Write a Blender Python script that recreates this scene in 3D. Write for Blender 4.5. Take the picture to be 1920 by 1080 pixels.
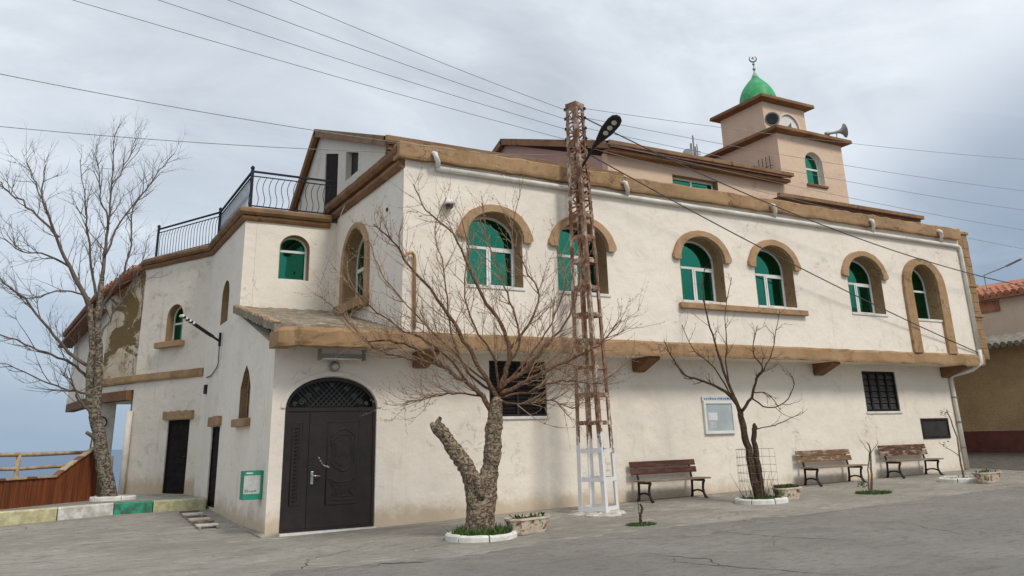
import bpy, bmesh, math, random
from mathutils import Vector, Matrix
from mathutils.geometry import tessellate_polygon

# ---------------------------------------------------------------- scene, camera, sky, sun
for o in list(bpy.data.objects):
    bpy.data.objects.remove(o)
S = bpy.context.scene
COL = S.collection
R = math.radians
S.view_settings.view_transform = 'Standard'
S.view_settings.look = 'None'
S.view_settings.gamma = 1.0
S.view_settings.use_curve_mapping = False
S.view_settings.exposure = 0.42

FPX, CX, CY = 1531.28, 958.2, 351.05          # calibrated on 1920x1080
PIT, ROL, YAW = R(17.0196), R(1.5204), R(29.5709)
CAM = Vector((0, 0, 1.65))
_fw = Vector((math.sin(YAW)*math.cos(PIT), math.cos(YAW)*math.cos(PIT), math.sin(PIT)))
_rt = Vector((math.cos(YAW), -math.sin(YAW), 0))
_dn = _fw.cross(_rt)
RT = math.cos(ROL)*_rt + math.sin(ROL)*_dn
DN = -math.sin(ROL)*_rt + math.cos(ROL)*_dn
FW = _fw
cd = bpy.data.cameras.new('camera')
cam = bpy.data.objects.new('camera', cd)
COL.objects.link(cam)
cam.matrix_world = Matrix(((RT.x, -DN.x, -FW.x, CAM.x), (RT.y, -DN.y, -FW.y, CAM.y),
                           (RT.z, -DN.z, -FW.z, CAM.z), (0, 0, 0, 1)))
cd.sensor_width = 36
cd.lens = FPX/1920*36
cd.shift_x = (960-CX)/1920
cd.shift_y = (CY-540)/1920
cd.clip_end = 90000
S.camera = cam

def ray(px, py):
    return RT*((px-CX)/FPX) + DN*((py-CY)/FPX) + FW
def onX(px, py, X):
    d = ray(px, py); return CAM + d*((X-CAM.x)/d.x)
def onY(px, py, Y):
    d = ray(px, py); return CAM + d*((Y-CAM.y)/d.y)
def onZ(px, py, Z):
    d = ray(px, py); return CAM + d*((Z-CAM.z)/d.z)
def sm(v, a, b):
    t = min(1, max(0, (v-a)/(b-a))); return t*t*(3-2*t)
def g(x, y):
    """height of the street: it climbs gently to the right and behind the corner"""
    z = .0145*max(0, x-4.5)*sm(y, 4, 14) + .03*min(max(0, y-16.4), 11)*(1-sm(x, 3.9, 8))
    z += .045*sm(y, 14.8, 16.3)*sm(x, 6, 10) + .3*sm(x, 25.5, 29)
    return z
def gp(px, py, dz=0):
    z = 0
    for i in range(60):
        P = onZ(px, py, z); z = .5*z + .5*(g(P.x, P.y)+dz)
    return P

SUN_EL, SUN_AZ = 46, 168       # azimuth clockwise from +Y: behind the camera, a little to its right
w = bpy.data.worlds.new('World'); S.world = w; w.use_nodes = True
nt = w.node_tree; N = nt.nodes; Lk = nt.links
for n in list(N): N.remove(n)
out = N.new('ShaderNodeOutputWorld'); bg = N.new('ShaderNodeBackground')
sky = N.new('ShaderNodeTexSky'); sky.sky_type = 'NISHITA'; sky.sun_disc = False
sky.sun_elevation = R(SUN_EL); sky.sun_rotation = R(SUN_AZ)
sky.dust_density = 2.0
tc = N.new('ShaderNodeTexCoord')
sep = N.new('ShaderNodeSeparateXYZ'); Lk.new(tc.outputs['Generated'], sep.inputs[0])
def wm(op, a, b=None, clamp=False):
    m = N.new('ShaderNodeMath'); m.operation = op; m.use_clamp = clamp
    for i, v in enumerate((a, b)):
        if v is None: continue
        if isinstance(v, (int, float)): m.inputs[i].default_value = v
        else: Lk.new(v, m.inputs[i])
    return m.outputs[0]
zc = wm('ADD', wm('MAXIMUM', sep.outputs['Z'], 0.0), .16)
comb = N.new('ShaderNodeCombineXYZ')
Lk.new(wm('DIVIDE', sep.outputs['X'], zc), comb.inputs[0])
Lk.new(wm('DIVIDE', sep.outputs['Y'], zc), comb.inputs[1])
def wnoise(scale, detail, rough, dist, off):
    mp = N.new('ShaderNodeMapping'); mp.inputs['Location'].default_value = off
    mp.inputs['Scale'].default_value = (1, 1.35, 1); mp.inputs['Rotation'].default_value = (0, 0, .5)
    Lk.new(comb.outputs[0], mp.inputs[0])
    n = N.new('ShaderNodeTexNoise'); n.inputs['Scale'].default_value = scale
    n.inputs['Detail'].default_value = detail; n.inputs['Roughness'].default_value = rough
    n.inputs['Distortion'].default_value = dist
    Lk.new(mp.outputs[0], n.inputs['Vector']); return n.outputs['Fac']
n1 = wnoise(.62, 7, .55, .5, (3.1, 7.7, 0)); n2 = wnoise(2.2, 6, .55, .9, (1.3, .2, 4))
cl = wm('ADD', wm('MULTIPLY', n1, .74), wm('MULTIPLY', n2, .26))
def ramp(nodes, links, fac, stops):
    r = nodes.new('ShaderNodeValToRGB'); e = r.color_ramp.elements
    while len(e) < len(stops): e.new(.5)
    for i, (p, c) in enumerate(stops):
        e[i].position = p; e[i].color = (c[0], c[1], c[2], 1)
    links.new(fac, r.inputs[0]); return r.outputs[0]
cloud = ramp(N, Lk, cl, [(.36, (.40, .44, .49)), (.46, (.53, .575, .625)), (.54, (.66, .70, .745)), (.64, (.86, .885, .91))])
lowc = ramp(N, Lk, wm('ADD', sep.outputs['Z'], wm('MULTIPLY', wm('SUBTRACT', n1, .5), .12)), [(.0, (.26, .345, .45)), (.10, (.335, .41, .50)), (.22, (.43, .495, .57)), (.4, (.51, .56, .62))])
elev = N.new('ShaderNodeMapRange'); elev.interpolation_type = 'SMOOTHSTEP'
elev.inputs[1].default_value = .0; elev.inputs[1].default_value = .06; elev.inputs[2].default_value = .44
Lk.new(wm('ADD', sep.outputs['Z'], wm('MULTIPLY', wm('SUBTRACT', n1, .5), .22)), elev.inputs[0])
def wmix(f, a, b):
    m = N.new('ShaderNodeMix'); m.data_type = 'RGBA'
    if isinstance(f, (int, float)): m.inputs[0].default_value = f
    else: Lk.new(f, m.inputs[0])
    Lk.new(a, m.inputs[6]); Lk.new(b, m.inputs[7]); return m.outputs[2]
cloudy = wmix(elev.outputs[0], lowc, cloud)
# a slate blue cloud bank standing low over the street's far end
bd = ray(2200, 600).normalized()
dt = N.new('ShaderNodeVectorMath'); dt.operation = 'DOT_PRODUCT'; Lk.new(tc.outputs['Generated'], dt.inputs[0]); dt.inputs[1].default_value = bd
bk = N.new('ShaderNodeMapRange'); bk.interpolation_type = 'SMOOTHSTEP'; bk.inputs[1].default_value = .945; bk.inputs[2].default_value = 1.0; bk.inputs[4].default_value = .68
Lk.new(wm('ADD', dt.outputs['Value'], wm('MULTIPLY', wm('SUBTRACT', cl, .5), .16)), bk.inputs[0])
bank = N.new('ShaderNodeRGB'); bank.outputs[0].default_value = (.125, .185, .28, 1)
cloudy = wmix(bk.outputs[0], cloudy, bank.outputs[0])
# clear sky shines faintly through the cloud deck
skys = N.new('ShaderNodeMix'); skys.data_type = 'RGBA'; skys.blend_type = 'MULTIPLY'; skys.inputs[0].default_value = 1
Lk.new(sky.outputs[0], skys.inputs[6]); skys.inputs[7].default_value = (.1, .1, .1, 1)
final = wmix(.92, skys.outputs[2], cloudy)
Lk.new(final, bg.inputs[0]); bg.inputs[1].default_value = 1.0
Lk.new(bg.outputs[0], out.inputs[0])

sl = bpy.data.lights.new('sun', 'SUN'); sun = bpy.data.objects.new('sun', sl); COL.objects.link(sun)
sl.energy = 1.6; sl.angle = R(14); sl.color = (1, .93, .83)
_sd = Vector((math.sin(R(SUN_AZ))*math.cos(R(SUN_EL)), math.cos(R(SUN_AZ))*math.cos(R(SUN_EL)), math.sin(R(SUN_EL))))
sun.rotation_euler = _sd.to_track_quat('Z', 'Y').to_euler(); sun.location = _sd*60

# ---------------------------------------------------------------- materials
MAT = {}
class NT:
    def __init__(s, name):
        s.m = bpy.data.materials.new(name); s.m.use_nodes = True
        s.t = s.m.node_tree; s.N = s.t.nodes; s.L = s.t.links
        s.b = s.N['Principled BSDF']
        s.geo = s.N.new('ShaderNodeNewGeometry').outputs['Position']
    def mapped(s, scale=(1, 1, 1), loc=(0, 0, 0)):
        mp = s.N.new('ShaderNodeMapping'); mp.inputs['Scale'].default_value = scale; mp.inputs['Location'].default_value = loc
        s.L.new(s.geo, mp.inputs[0]); return mp.outputs[0]
    def noise(s, scale, detail=5, rough=.6, vec=None, dist=0.):
        n = s.N.new('ShaderNodeTexNoise'); n.inputs['Scale'].default_value = scale; n.inputs['Detail'].default_value = detail
        n.inputs['Roughness'].default_value = rough; n.inputs['Distortion'].default_value = dist
        s.L.new(vec if vec is not None else s.geo, n.inputs['Vector']); return n.outputs['Fac']
    def step(s, v, a, b):
        m = s.N.new('ShaderNodeMapRange'); m.interpolation_type = 'SMOOTHSTEP'
        m.inputs[1].default_value = a; m.inputs[2].default_value = b
        s.L.new(v, m.inputs[0]); return m.outputs[0]
    def math(s, op, a, b):
        m = s.N.new('ShaderNodeMath'); m.operation = op
        for i, v in enumerate((a, b)):
            if isinstance(v, (int, float)): m.inputs[i].default_value = v
            else: s.L.new(v, m.inputs[i])
        return m.outputs[0]
    def mix(s, f, a, b):
        m = s.N.new('ShaderNodeMix'); m.data_type = 'RGBA'
        if isinstance(f, (int, float)): m.inputs[0].default_value = f
        else: s.L.new(f, m.inputs[0])
        for i, v in ((6, a), (7, b)):
            if isinstance(v, tuple): m.inputs[i].default_value = (v[0], v[1], v[2], 1)
            else: s.L.new(v, m.inputs[i])
        return m.outputs[2]
    def xyz(s):
        q = s.N.new('ShaderNodeSeparateXYZ'); s.L.new(s.geo, q.inputs[0]); return q.outputs
    def cracks(s, scale, width, dist=.6, vec=None):
        v = vec if vec is not None else s.geo
        n = s.N.new('ShaderNodeTexNoise'); n.inputs['Scale'].default_value = scale*1.7; n.inputs['Detail'].default_value = 4
        s.L.new(v, n.inputs['Vector'])
        a = s.N.new('ShaderNodeVectorMath'); a.operation = 'SCALE'; a.inputs[3].default_value = dist
        s.L.new(n.outputs['Color'], a.inputs[0])
        b = s.N.new('ShaderNodeVectorMath'); b.operation = 'ADD'; s.L.new(v, b.inputs[0]); s.L.new(a.outputs[0], b.inputs[1])
        vo = s.N.new('ShaderNodeTexVoronoi'); vo.feature = 'DISTANCE_TO_EDGE'; vo.inputs['Scale'].default_value = scale
        s.L.new(b.outputs[0], vo.inputs['Vector'])
        m = s.step(vo.outputs['Distance'], 0.0, width)
        return s.math('SUBTRACT', 1.0, m)
    def bump(s, h, strength=.3, dist=.02):
        b = s.N.new('ShaderNodeBump'); b.inputs['Strength'].default_value = strength; b.inputs['Distance'].default_value = dist
        s.L.new(h, b.inputs['Height']); s.L.new(b.outputs[0], s.b.inputs['Normal'])
    def done(s, col, rough=.8, metal=0., spec=.3):
        if isinstance(col, tuple): s.b.inputs['Base Color'].default_value = (*col, 1)
        else: s.L.new(col, s.b.inputs['Base Color'])
        if isinstance(rough, (int, float)): s.b.inputs['Roughness'].default_value = rough
        else: s.L.new(rough, s.b.inputs['Roughness'])
        s.b.inputs['Metallic'].default_value = metal
        s.b.inputs['Specular IOR Level'].default_value = spec
        return s.m

def simple(name, c1, c2=None, scale=6, rough=.75, metal=0., bump=.15, bscale=40, spec=.3, lo=.35, hi=.65):
    n = NT(name)
    if c2 is None: c2 = tuple(v*.8 for v in c1)
    f = n.step(n.noise(scale, 6, .65), lo, hi)
    if bump: n.bump(n.noise(bscale, 5, .6), bump, .01)
    MAT[name] = n.done(n.mix(f, c1, c2), rough, metal, spec)
    return MAT[name]

def plaster(name, c, warm, basez=0.4, crack=.5, stain=.5, dirt=(.42, .30, .17)):
    n = NT(name)
    col = n.mix(n.step(n.noise(.55, 5, .6), .36, .66), c, tuple(v*.93 for v in c))
    col = n.mix(n.math('MULTIPLY', n.step(n.noise(1.3, 7, .7, n.mapped((1, 1, 1.6), (5, 2, 1)), .8), .52, .74), stain), col, warm)
    st = n.math('MULTIPLY', n.step(n.noise(1, 5, .6, n.mapped((5, 5, .35))), .56, .75), stain*.45)
    col = n.mix(st, col, tuple(v*.72 for v in warm))
    # hairline cracks in patches
    rid = n.math('ABSOLUTE', n.math('SUBTRACT', n.noise(1.5, 7, .62, n.mapped((1, 1, 1.3), (2, 6, 4)), .4), .5), 0)
    ck = n.math('MULTIPLY', n.math('SUBTRACT', 1.0, n.step(rid, 0.0, .005)), n.step(n.noise(1.0, 3, .5, n.mapped((1, 1, 1), (9, 4, 3))), .57, .66))
    col = n.mix(n.math('MULTIPLY', ck, crack), col, tuple(v*.45 for v in warm))
    # splashed earth on the lowest strip: patchy
    z = n.xyz()[2]
    b = n.math('ADD', z, n.math('MULTIPLY', n.noise(2.2, 6, .7), -.75))
    bm = n.math('SUBTRACT', 1.0, n.step(b, basez-.62, basez-.2))
    col = n.mix(n.math('MULTIPLY', bm, .62), col, dirt)
    fine = n.math('MULTIPLY', n.step(n.noise(9, 6, .7), .58, .8), .22)
    col = n.mix(fine, col, tuple(v*.6 for v in c))
    h = n.math('ADD', n.math('MULTIPLY', n.noise(2.2, 6, .55), 2.2), n.math('MULTIPLY', n.noise(45, 4, .6), .35))
    h = n.math('SUBTRACT', h, n.math('MULTIPLY', ck, .5))
    n.bump(h, .75, .025)
    MAT[name] = n.done(col, .88, 0, .2)

plaster('plaster', (.805, .74, .645), (.60, .455, .30), .40, crack=.3, stain=.42)
plaster('plaster_left', (.76, .69, .59), (.45, .31, .17), .80, crack=.6, stain=.7)
plaster('tower_plaster', (.66, .495, .365), (.58, .41, .295), -9, crack=.1, stain=.4)
plaster('attic_plaster', (.66, .61, .54), (.46, .36, .25), -9, crack=.4, stain=.4)
plaster('neighbour_plaster', (.72, .58, .455), (.55, .40, .28), -9, crack=.3, stain=.5)
plaster('pink_plaster', (.50, .33, .28), (.42, .25, .20), -9, crack=.2, stain=.4)
plaster('soffit', (.76, .70, .61), (.40, .30, .20), -9, crack=.5, stain=.7)

# peeled wall of the annex
n = NT('peeled')
base = n.mix(n.step(n.noise(1.3, 6, .65), .4, .66), (.60, .52, .40), (.44, .33, .20))
pm = n.step(n.noise(.62, 7, .66, n.mapped((1.0, .8, 1.2), (3.4, 1.2, 7.1)), .6), .52, .56)
base = n.mix(pm, base, n.mix(n.noise(7, 5, .7), (.13, .085, .035), (.23, .155, .07)))
ck = n.cracks(1.1, .03, .8)
base = n.mix(n.math('MULTIPLY', ck, .7), base, (.15, .10, .06))
n.bump(n.math('SUBTRACT', n.noise(12, 6, .7), pm), .8, .04)
MAT['peeled'] = n.done(base, .92, 0, .15)

def ochre(name, c1, c2, dark):
    n = NT(name)
    col = n.mix(n.step(n.noise(1.4, 6, .65), .38, .62), c1, c2)
    col = n.mix(n.math('MULTIPLY', n.step(n.noise(1.7, 8, .72, n.mapped((1, 1, 1.7), (3, 8, 1)), 1.), .53, .66), .8), col, dark)
    col = n.mix(n.math('MULTIPLY', n.step(n.noise(5, 6, .7, n.mapped((1, 1, 1), (1, 3, 1))), .58, .74), .5), col, tuple(min(1, v*1.45) for v in c1))
    col = n.mix(n.math('MULTIPLY', n.cracks(1.6, .02, .7), n.step(n.noise(1.1, 3, .5), .5, .62)), col, tuple(v*.4 for v in dark))
    n.bump(n.math('ADD', n.noise(6, 6, .6), n.math('MULTIPLY', n.noise(50, 4, .6), .3)), .5, .025)
    MAT[name] = n.done(col, .85, 0, .2)
ochre('ochre', (.385, .25, .138), (.305, .19, .10), (.185, .115, .062))
ochre('ochre_light', (.435, .29, .17), (.365, .235, .13), (.25, .16, .09))
ochre('brown_trim', (.235, .13, .065), (.185, .098, .048), (.13, .07, .035))
ochre('reveal', (.33, .215, .12), (.28, .18, .098), (.21, .13, .068))
ochre('eave_brown', (.26, .16, .09), (.20, .12, .065), (.13, .075, .04))
ochre('bracket', (.20, .105, .055), (.16, .085, .045), (.11, .06, .03))

# porch roof: weathered cement over clay
n = NT('porch_cement')
col = n.mix(n.step(n.noise(3, 7, .7, n.mapped((1.1, 5, 1))), .38, .64), (.34, .285, .21), (.215, .178, .128))
col = n.mix(n.step(n.noise(2.2, 6, .7, n.mapped((1, 2.5, 1), (4, 2, 0))), .52, .66), col, (.45, .41, .36))
n.bump(n.noise(7, 7, .7, n.mapped((.8, 4, 1))), .9, .06)
MAT['porch_cement'] = n.done(col, .92, 0, .15)

# ground
n = NT('concrete')
col = n.mix(n.step(n.noise(.35, 6, .62), .36, .64), (.365, .34, .295), (.27, .252, .22))
col = n.mix(n.math('MULTIPLY', n.step(n.noise(1.1, 7, .72, n.mapped((.7, 1.6, 1), (2, 3, 0)), .8), .5, .68), .65), col, (.185, .165, .135))
col = n.mix(n.math('MULTIPLY', n.step(n.noise(2.0, 6, .7, n.mapped((.7, 1.5, 1), (7, 1, 0))), .54, .66), .65), col, (.48, .45, .395))
col = n.mix(n.math('MULTIPLY', n.step(n.noise(6.5, 7, .75, n.mapped((.6, 1.5, 1), (1, 9, 0))), .50, .62), .75), col, (.19, .172, .145))
ck = n.math('MULTIPLY', n.cracks(.28, .005, 1.2), n.step(n.noise(.3, 3, .5), .48, .6))
col = n.mix(n.math('MULTIPLY', ck, .45), col, (.05, .045, .04))
col = n.mix(n.math('MULTIPLY', n.step(n.noise(22, 6, .8), .50, .66), .55), col, (.17, .155, .13))
col = n.mix(n.math('MULTIPLY', n.step(n.noise(34, 5, .8, n.mapped((1, 1, 1), (5, 2, 0))), .58, .7), .5), col, (.50, .47, .42))
n.bump(n.math('SUBTRACT', n.math('ADD', n.math('MULTIPLY', n.noise(1.4, 5, .6), 1.6), n.math('MULTIPLY', n.noise(26, 6, .8), .7)), n.math('MULTIPLY', ck, .6)), .9, .035)
MAT['concrete'] = n.done(col, n.math('ADD', n.math('MULTIPLY', n.noise(.8, 4, .6), .3), .6), 0, .3)
n = NT('asphalt')
col = n.mix(n.step(n.noise(.4, 6, .62), .36, .66), (.222, .210, .19), (.28, .263, .236))
col = n.mix(n.math('MULTIPLY', n.step(n.noise(1.3, 7, .72, n.mapped((.6, 1.8, 1), (2, 3, 0)), .8), .5, .7), .6), col, (.145, .136, .124))
col = n.mix(n.math('MULTIPLY', n.step(n.noise(7.5, 7, .75, n.mapped((.6, 1.6, 1), (1, 9, 0))), .50, .62), .7), col, (.15, .14, .125))
ck = n.math('MULTIPLY', n.cracks(.42, .006, 1.0), n.step(n.noise(.35, 3, .5), .5, .62))
col = n.mix(n.math('MULTIPLY', ck, .45), col, (.035, .033, .03))
col = n.mix(n.math('MULTIPLY', n.step(n.noise(24, 6, .8), .50, .66), .5), col, (.125, .117, .105))
col = n.mix(n.math('MULTIPLY', n.step(n.noise(38, 5, .8, n.mapped((1, 1, 1), (5, 2, 0))), .58, .7), .5), col, (.40, .38, .345))
n.bump(n.math('SUBTRACT', n.math('ADD', n.math('MULTIPLY', n.noise(1.2, 5, .6), 1.4), n.math('MULTIPLY', n.noise(28, 6, .8), .8)), n.math('MULTIPLY', ck, .6)), .95, .035)
MAT['asphalt'] = n.done(col, .72, 0, .3)
simple('crack_dark', (.11, .103, .093), (.055, .052, .047), 8, .95, bump=0)
simple('tar_seam', (.165, .158, .146), (.23, .218, .198), 5, .9, bump=.4)
n = NT('cobble')
vo = n.N.new('ShaderNodeTexVoronoi'); vo.inputs['Scale'].default_value = 5; n.L.new(n.mapped((1, 1, .3)), vo.inputs['Vector'])
col = n.mix(n.noise(1.5, 5), (.09, .082, .072), (.155, .142, .122))
n.bump(vo.outputs['Distance'], .9, .05)
MAT['cobble'] = n.done(col, .9, 0, .2)

# painted metals and others
simple('white_pvc', (.74, .74, .72), (.66, .65, .61), 3, .45, bump=.05)
simple('white_pipe', (.72, .70, .64), (.60, .56, .48), 2.5, .5, bump=.05)
n = NT('green_glass'); MAT['green_glass'] = n.done(n.mix(n.noise(1.2, 3), (.035, .25, .16), (.022, .15, .10)), .035, 1.0, .5)
n.bump(n.noise(1.9, 3, .5), .05, .05)
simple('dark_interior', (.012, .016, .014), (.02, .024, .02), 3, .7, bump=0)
simple('door_metal', (.017, .0125, .012), (.024, .018, .016), 4, .48, .0, bump=.15, bscale=60, spec=.38)
simple('grille_iron', (.10, .10, .105), (.07, .07, .075), 9, .6, 0, bump=0)
simple('door_matte', (.017, .014, .014), (.026, .022, .021), 5, .85, .0, bump=.12, bscale=60, spec=.06)
simple('black_iron', (.014, .014, .015), (.026, .024, .023), 9, .6, .1, bump=.1, spec=.3)
simple('rail_iron', (.022, .025, .034), (.034, .037, .046), 6, .7, .0, bump=.05, spec=.1)
simple('steel_grey', (.30, .30, .29), (.20, .20, .19), 5, .45, .6, bump=.05)
simple('chrome', (.55, .54, .52), (.4, .4, .38), 8, .3, 1., bump=0)
simple('lens', (.55, .54, .45), (.42, .41, .36), 20, .2, 0, bump=0)
simple('grey_plastic', (.26, .26, .25), (.2, .2, .19), 6, .5, bump=0)
simple('old_wire', (.05, .05, .053), (.08, .08, .082), 3, .7, bump=0)
simple('alu_wire', (.20, .21, .22), (.26, .27, .28), 3, .5, .4, bump=0)
simple('glass_board', (.42, .47, .47), (.34, .40, .41), 2.2, .12, bump=0, spec=.6)
simple('paper', (.66, .66, .68), (.58, .59, .62), 5, .8, bump=0)
simple('blue_print', (.10, .25, .42), (.08, .19, .34), 5, .6, bump=0)
simple('green_bin', (.02, .27, .17), (.025, .22, .14), 6, .45, bump=.05)
simple('bin_panel', (.50, .52, .50), (.40, .42, .41), 9, .6, bump=.05)
simple('sign_black', (.03, .03, .032), (.045, .045, .045), 4, .4, bump=.05, spec=.5)
simple('copper_pipe', (.45, .27, .12), (.32, .18, .08), 5, .6, bump=.1)
simple('dome_green', (.04, .31, .11), (.14, .42, .24), 5, .5, bump=.25, bscale=18, lo=.45, hi=.75)
simple('dome_pale', (.45, .55, .46), (.2, .42, .27), 3.5, .55, bump=.2, bscale=18)
simple('tile_red', (.48, .21, .125), (.32, .125, .08), 4, .85, bump=.3)
simple('tile_brown', (.22, .10, .06), (.14, .07, .045), 4, .88, bump=.3)
simple('tile_grey', (.26, .235, .20), (.17, .155, .13), 3, .9, bump=.4)
simple('kerb_white', (.66, .66, .63), (.42, .40, .35), 6, .8, bump=.4, bscale=20)
simple('kerb_yellow', (.58, .56, .33), (.40, .36, .22), 6, .8, bump=.4, bscale=20)
simple('kerb_green', (.03, .32, .20), (.05, .12, .08), 7, .7, bump=.4, bscale=20)
simple('kerb_bare', (.34, .31, .26), (.24, .21, .17), 3, .9, bump=.5, bscale=20)
simple('white_stone', (.74, .73, .70), (.58, .56, .51), 4, .85, bump=.4, bscale=18)
simple('soil', (.05, .035, .022), (.075, .055, .035), 8, .95, bump=.8, bscale=25)
simple('grass', (.045, .095, .018), (.075, .125, .03), 12, .7, bump=0)
simple('grass_dry', (.12, .11, .035), (.07, .085, .025), 12, .8, bump=0)
simple('log_wood', (.47, .37, .25), (.30, .215, .13), 5, .85, bump=.6, bscale=14)
simple('stone_pier', (.36, .27, .18), (.25, .18, .11), 5, .9, bump=.8, bscale=12)
simple('terrace_plant', (.10, .17, .15), (.16, .22, .19), 4, .8, bump=.4)
n = NT('red_boards')
col = n.mix(n.step(n.noise(1, 6, .65, n.mapped((9, 9, .6))), .36, .66), (.20, .062, .022), (.115, .034, .014))
col = n.mix(n.math('MULTIPLY', n.step(n.noise(2.2, 5, .6), .55, .72), .4), col, (.075, .028, .014))
n.bump(n.noise(1, 6, .6, n.mapped((22, 22, .8))), .5, .02)
MAT['red_boards'] = n.done(col, .7, 0, .25)
def wood(name, a, b, worn):
    n = NT(name)
    col = n.mix(n.noise(1, 6, .6, n.mapped((1.2, 26, 26))), a, b)
    col = n.mix(n.step(n.noise(1, 6, .7, n.mapped((3.2, 14, 14), (1, 5, 2))), .5, .6), col, worn)
    n.bump(n.noise(1, 5, .6, n.mapped((2, 40, 40))), .4, .01)
    MAT[name] = n.done(col, .7, 0, .3)
wood('bench_red', (.085, .030, .020), (.06, .021, .015), (.11, .05, .035))
wood('bench_tan', (.20, .115, .06), (.12, .06, .035), (.40, .31, .20))
wood('bench_peeled', (.10, .04, .028), (.075, .03, .02), (.32, .24, .165))
wood('bench_seat', (.25, .19, .13), (.19, .135, .09), (.30, .245, .18))
def bark(name, a, b, dark, sc=14):
    n = NT(name)
    col = n.mix(n.noise(3, 6, .65), a, b)
    rg = n.noise(sc, 8, .75, n.mapped((1, 1, 1.25)), .8)
    rid = n.step(n.math('ABSOLUTE', n.math('SUBTRACT', n.noise(sc*.8, 5, .6, n.mapped((1, 1, 1.7), (3, 1, 2)), .6), .5), 0), 0., .05)
    col = n.mix(n.math('SUBTRACT', 1.0, rid), col, dark)
    col = n.mix(n.math('MULTIPLY', n.step(rg, .50, .68), .55), col, dark)
    n.bump(n.math('ADD', n.math('MULTIPLY', rid, .6), rg), 1., .06)
    MAT[name] = n.done(col, .92, 0, .15)
bark('bark_thick', (.33, .25, .175), (.42, .335, .245), (.13, .092, .06), 11)
simple('twig_red', (.36, .25, .165), (.25, .16, .10), 9, .85, bump=0)
bark('bark_grey', (.22, .185, .135), (.36, .315, .25), (.09, .072, .05), 9)
simple('twig_grey', (.15, .12, .095), (.095, .075, .06), 5, .85, bump=0)
bark('limb_red', (.26, .145, .09), (.33, .205, .13), (.15, .085, .055), 22)
bark('bark_dark', (.115, .075, .05), (.16, .11, .075), (.055, .036, .025), 18)
bark('stem_pale', (.40, .31, .21), (.33, .25, .165), (.2, .14, .09), 18)

# rusty pole whose foot is whitewashed
n = NT('rusty_steel')
col = n.mix(n.step(n.noise(3.2, 7, .7), .38, .64), (.155, .062, .035), (.255, .155, .10))
col = n.mix(n.step(n.noise(4.5, 7, .75, n.mapped((1, 1, .7), (2, 7, 1))), .50, .62), col, (.50, .43, .35))
col = n.mix(n.math('MULTIPLY', n.step(n.noise(8, 5, .7, n.mapped((1, 1, 1), (4, 1, 6))), .55, .7), .8), col, (.075, .035, .024))
zz = n.math('ADD', n.xyz()[2], n.math('MULTIPLY', n.noise(5.5, 6, .75, n.mapped((1, 1, .5))), -3.2))
wh = n.math('SUBTRACT', 1.0, n.step(zz, -.10, .06))
col = n.mix(wh, col, n.mix(n.noise(4, 5), (.78, .78, .78), (.62, .62, .62)))
n.bump(n.noise(40, 4, .7), .3, .01)
MAT['rusty_steel'] = n.done(col, .75, .0, .3)
# sea
n = NT('sea_water')
n.bump(n.noise(.06, 6, .6, n.mapped((1, .4, 1))), .5, 2.)
MAT['sea_water'] = n.done(n.mix(n.noise(.0012, 5, .6, n.mapped((1, .35, 1))), (.030, .085, .175), (.045, .115, .215)), .38, 0, .35)
simple('hill_ground', (.10, .11, .05), (.15, .13, .08), .2, .95, bump=.5)
n = NT('rough_ochre_wall')
col = n.mix(n.step(n.noise(.8, 6, .65), .38, .64), (.60, .43, .235), (.49, .345, .185))
col = n.mix(n.math('MULTIPLY', n.step(n.noise(14, 5, .7, n.mapped((1, 1, 1.8))), .5, .66), .6), col, (.34, .235, .12))
n.bump(n.noise(14, 6, .7, n.mapped((1, 1, 2))), 1., .06)
MAT['rough_ochre_wall'] = n.done(col, .95, 0, .1)
simple('dado_red', (.185, .065, .052), (.135, .05, .04), 3, .9, bump=.6, bscale=16)
simple('brick_brown', (.34, .225, .125), (.25, .16, .085), 3.5, .92, bump=.7, bscale=12)
n = NT('planter_ceramic')
col = n.mix(n.step(n.noise(9, 3, .5), .54, .62), (.62, .53, .42), (.34, .15, .085))
col = n.mix(n.step(n.noise(6.5, 3, .5, n.mapped((1, 1, 1), (3, 3, 9))), .58, .63), col, (.16, .24, .08))
col = n.mix(n.math('MULTIPLY', n.step(n.noise(11, 4, .6, n.mapped((1, 1, 1), (7, 1, 2))), .55, .66), .8), col, (.06, .035, .025))
n.bump(n.noise(14, 4, .6), .5, .02)
MAT['planter_ceramic'] = n.done(col, .55, 0, .4)
simple('planter_rim', (.62, .54, .45), (.45, .36, .27), 5, .7, bump=.3)
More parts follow.
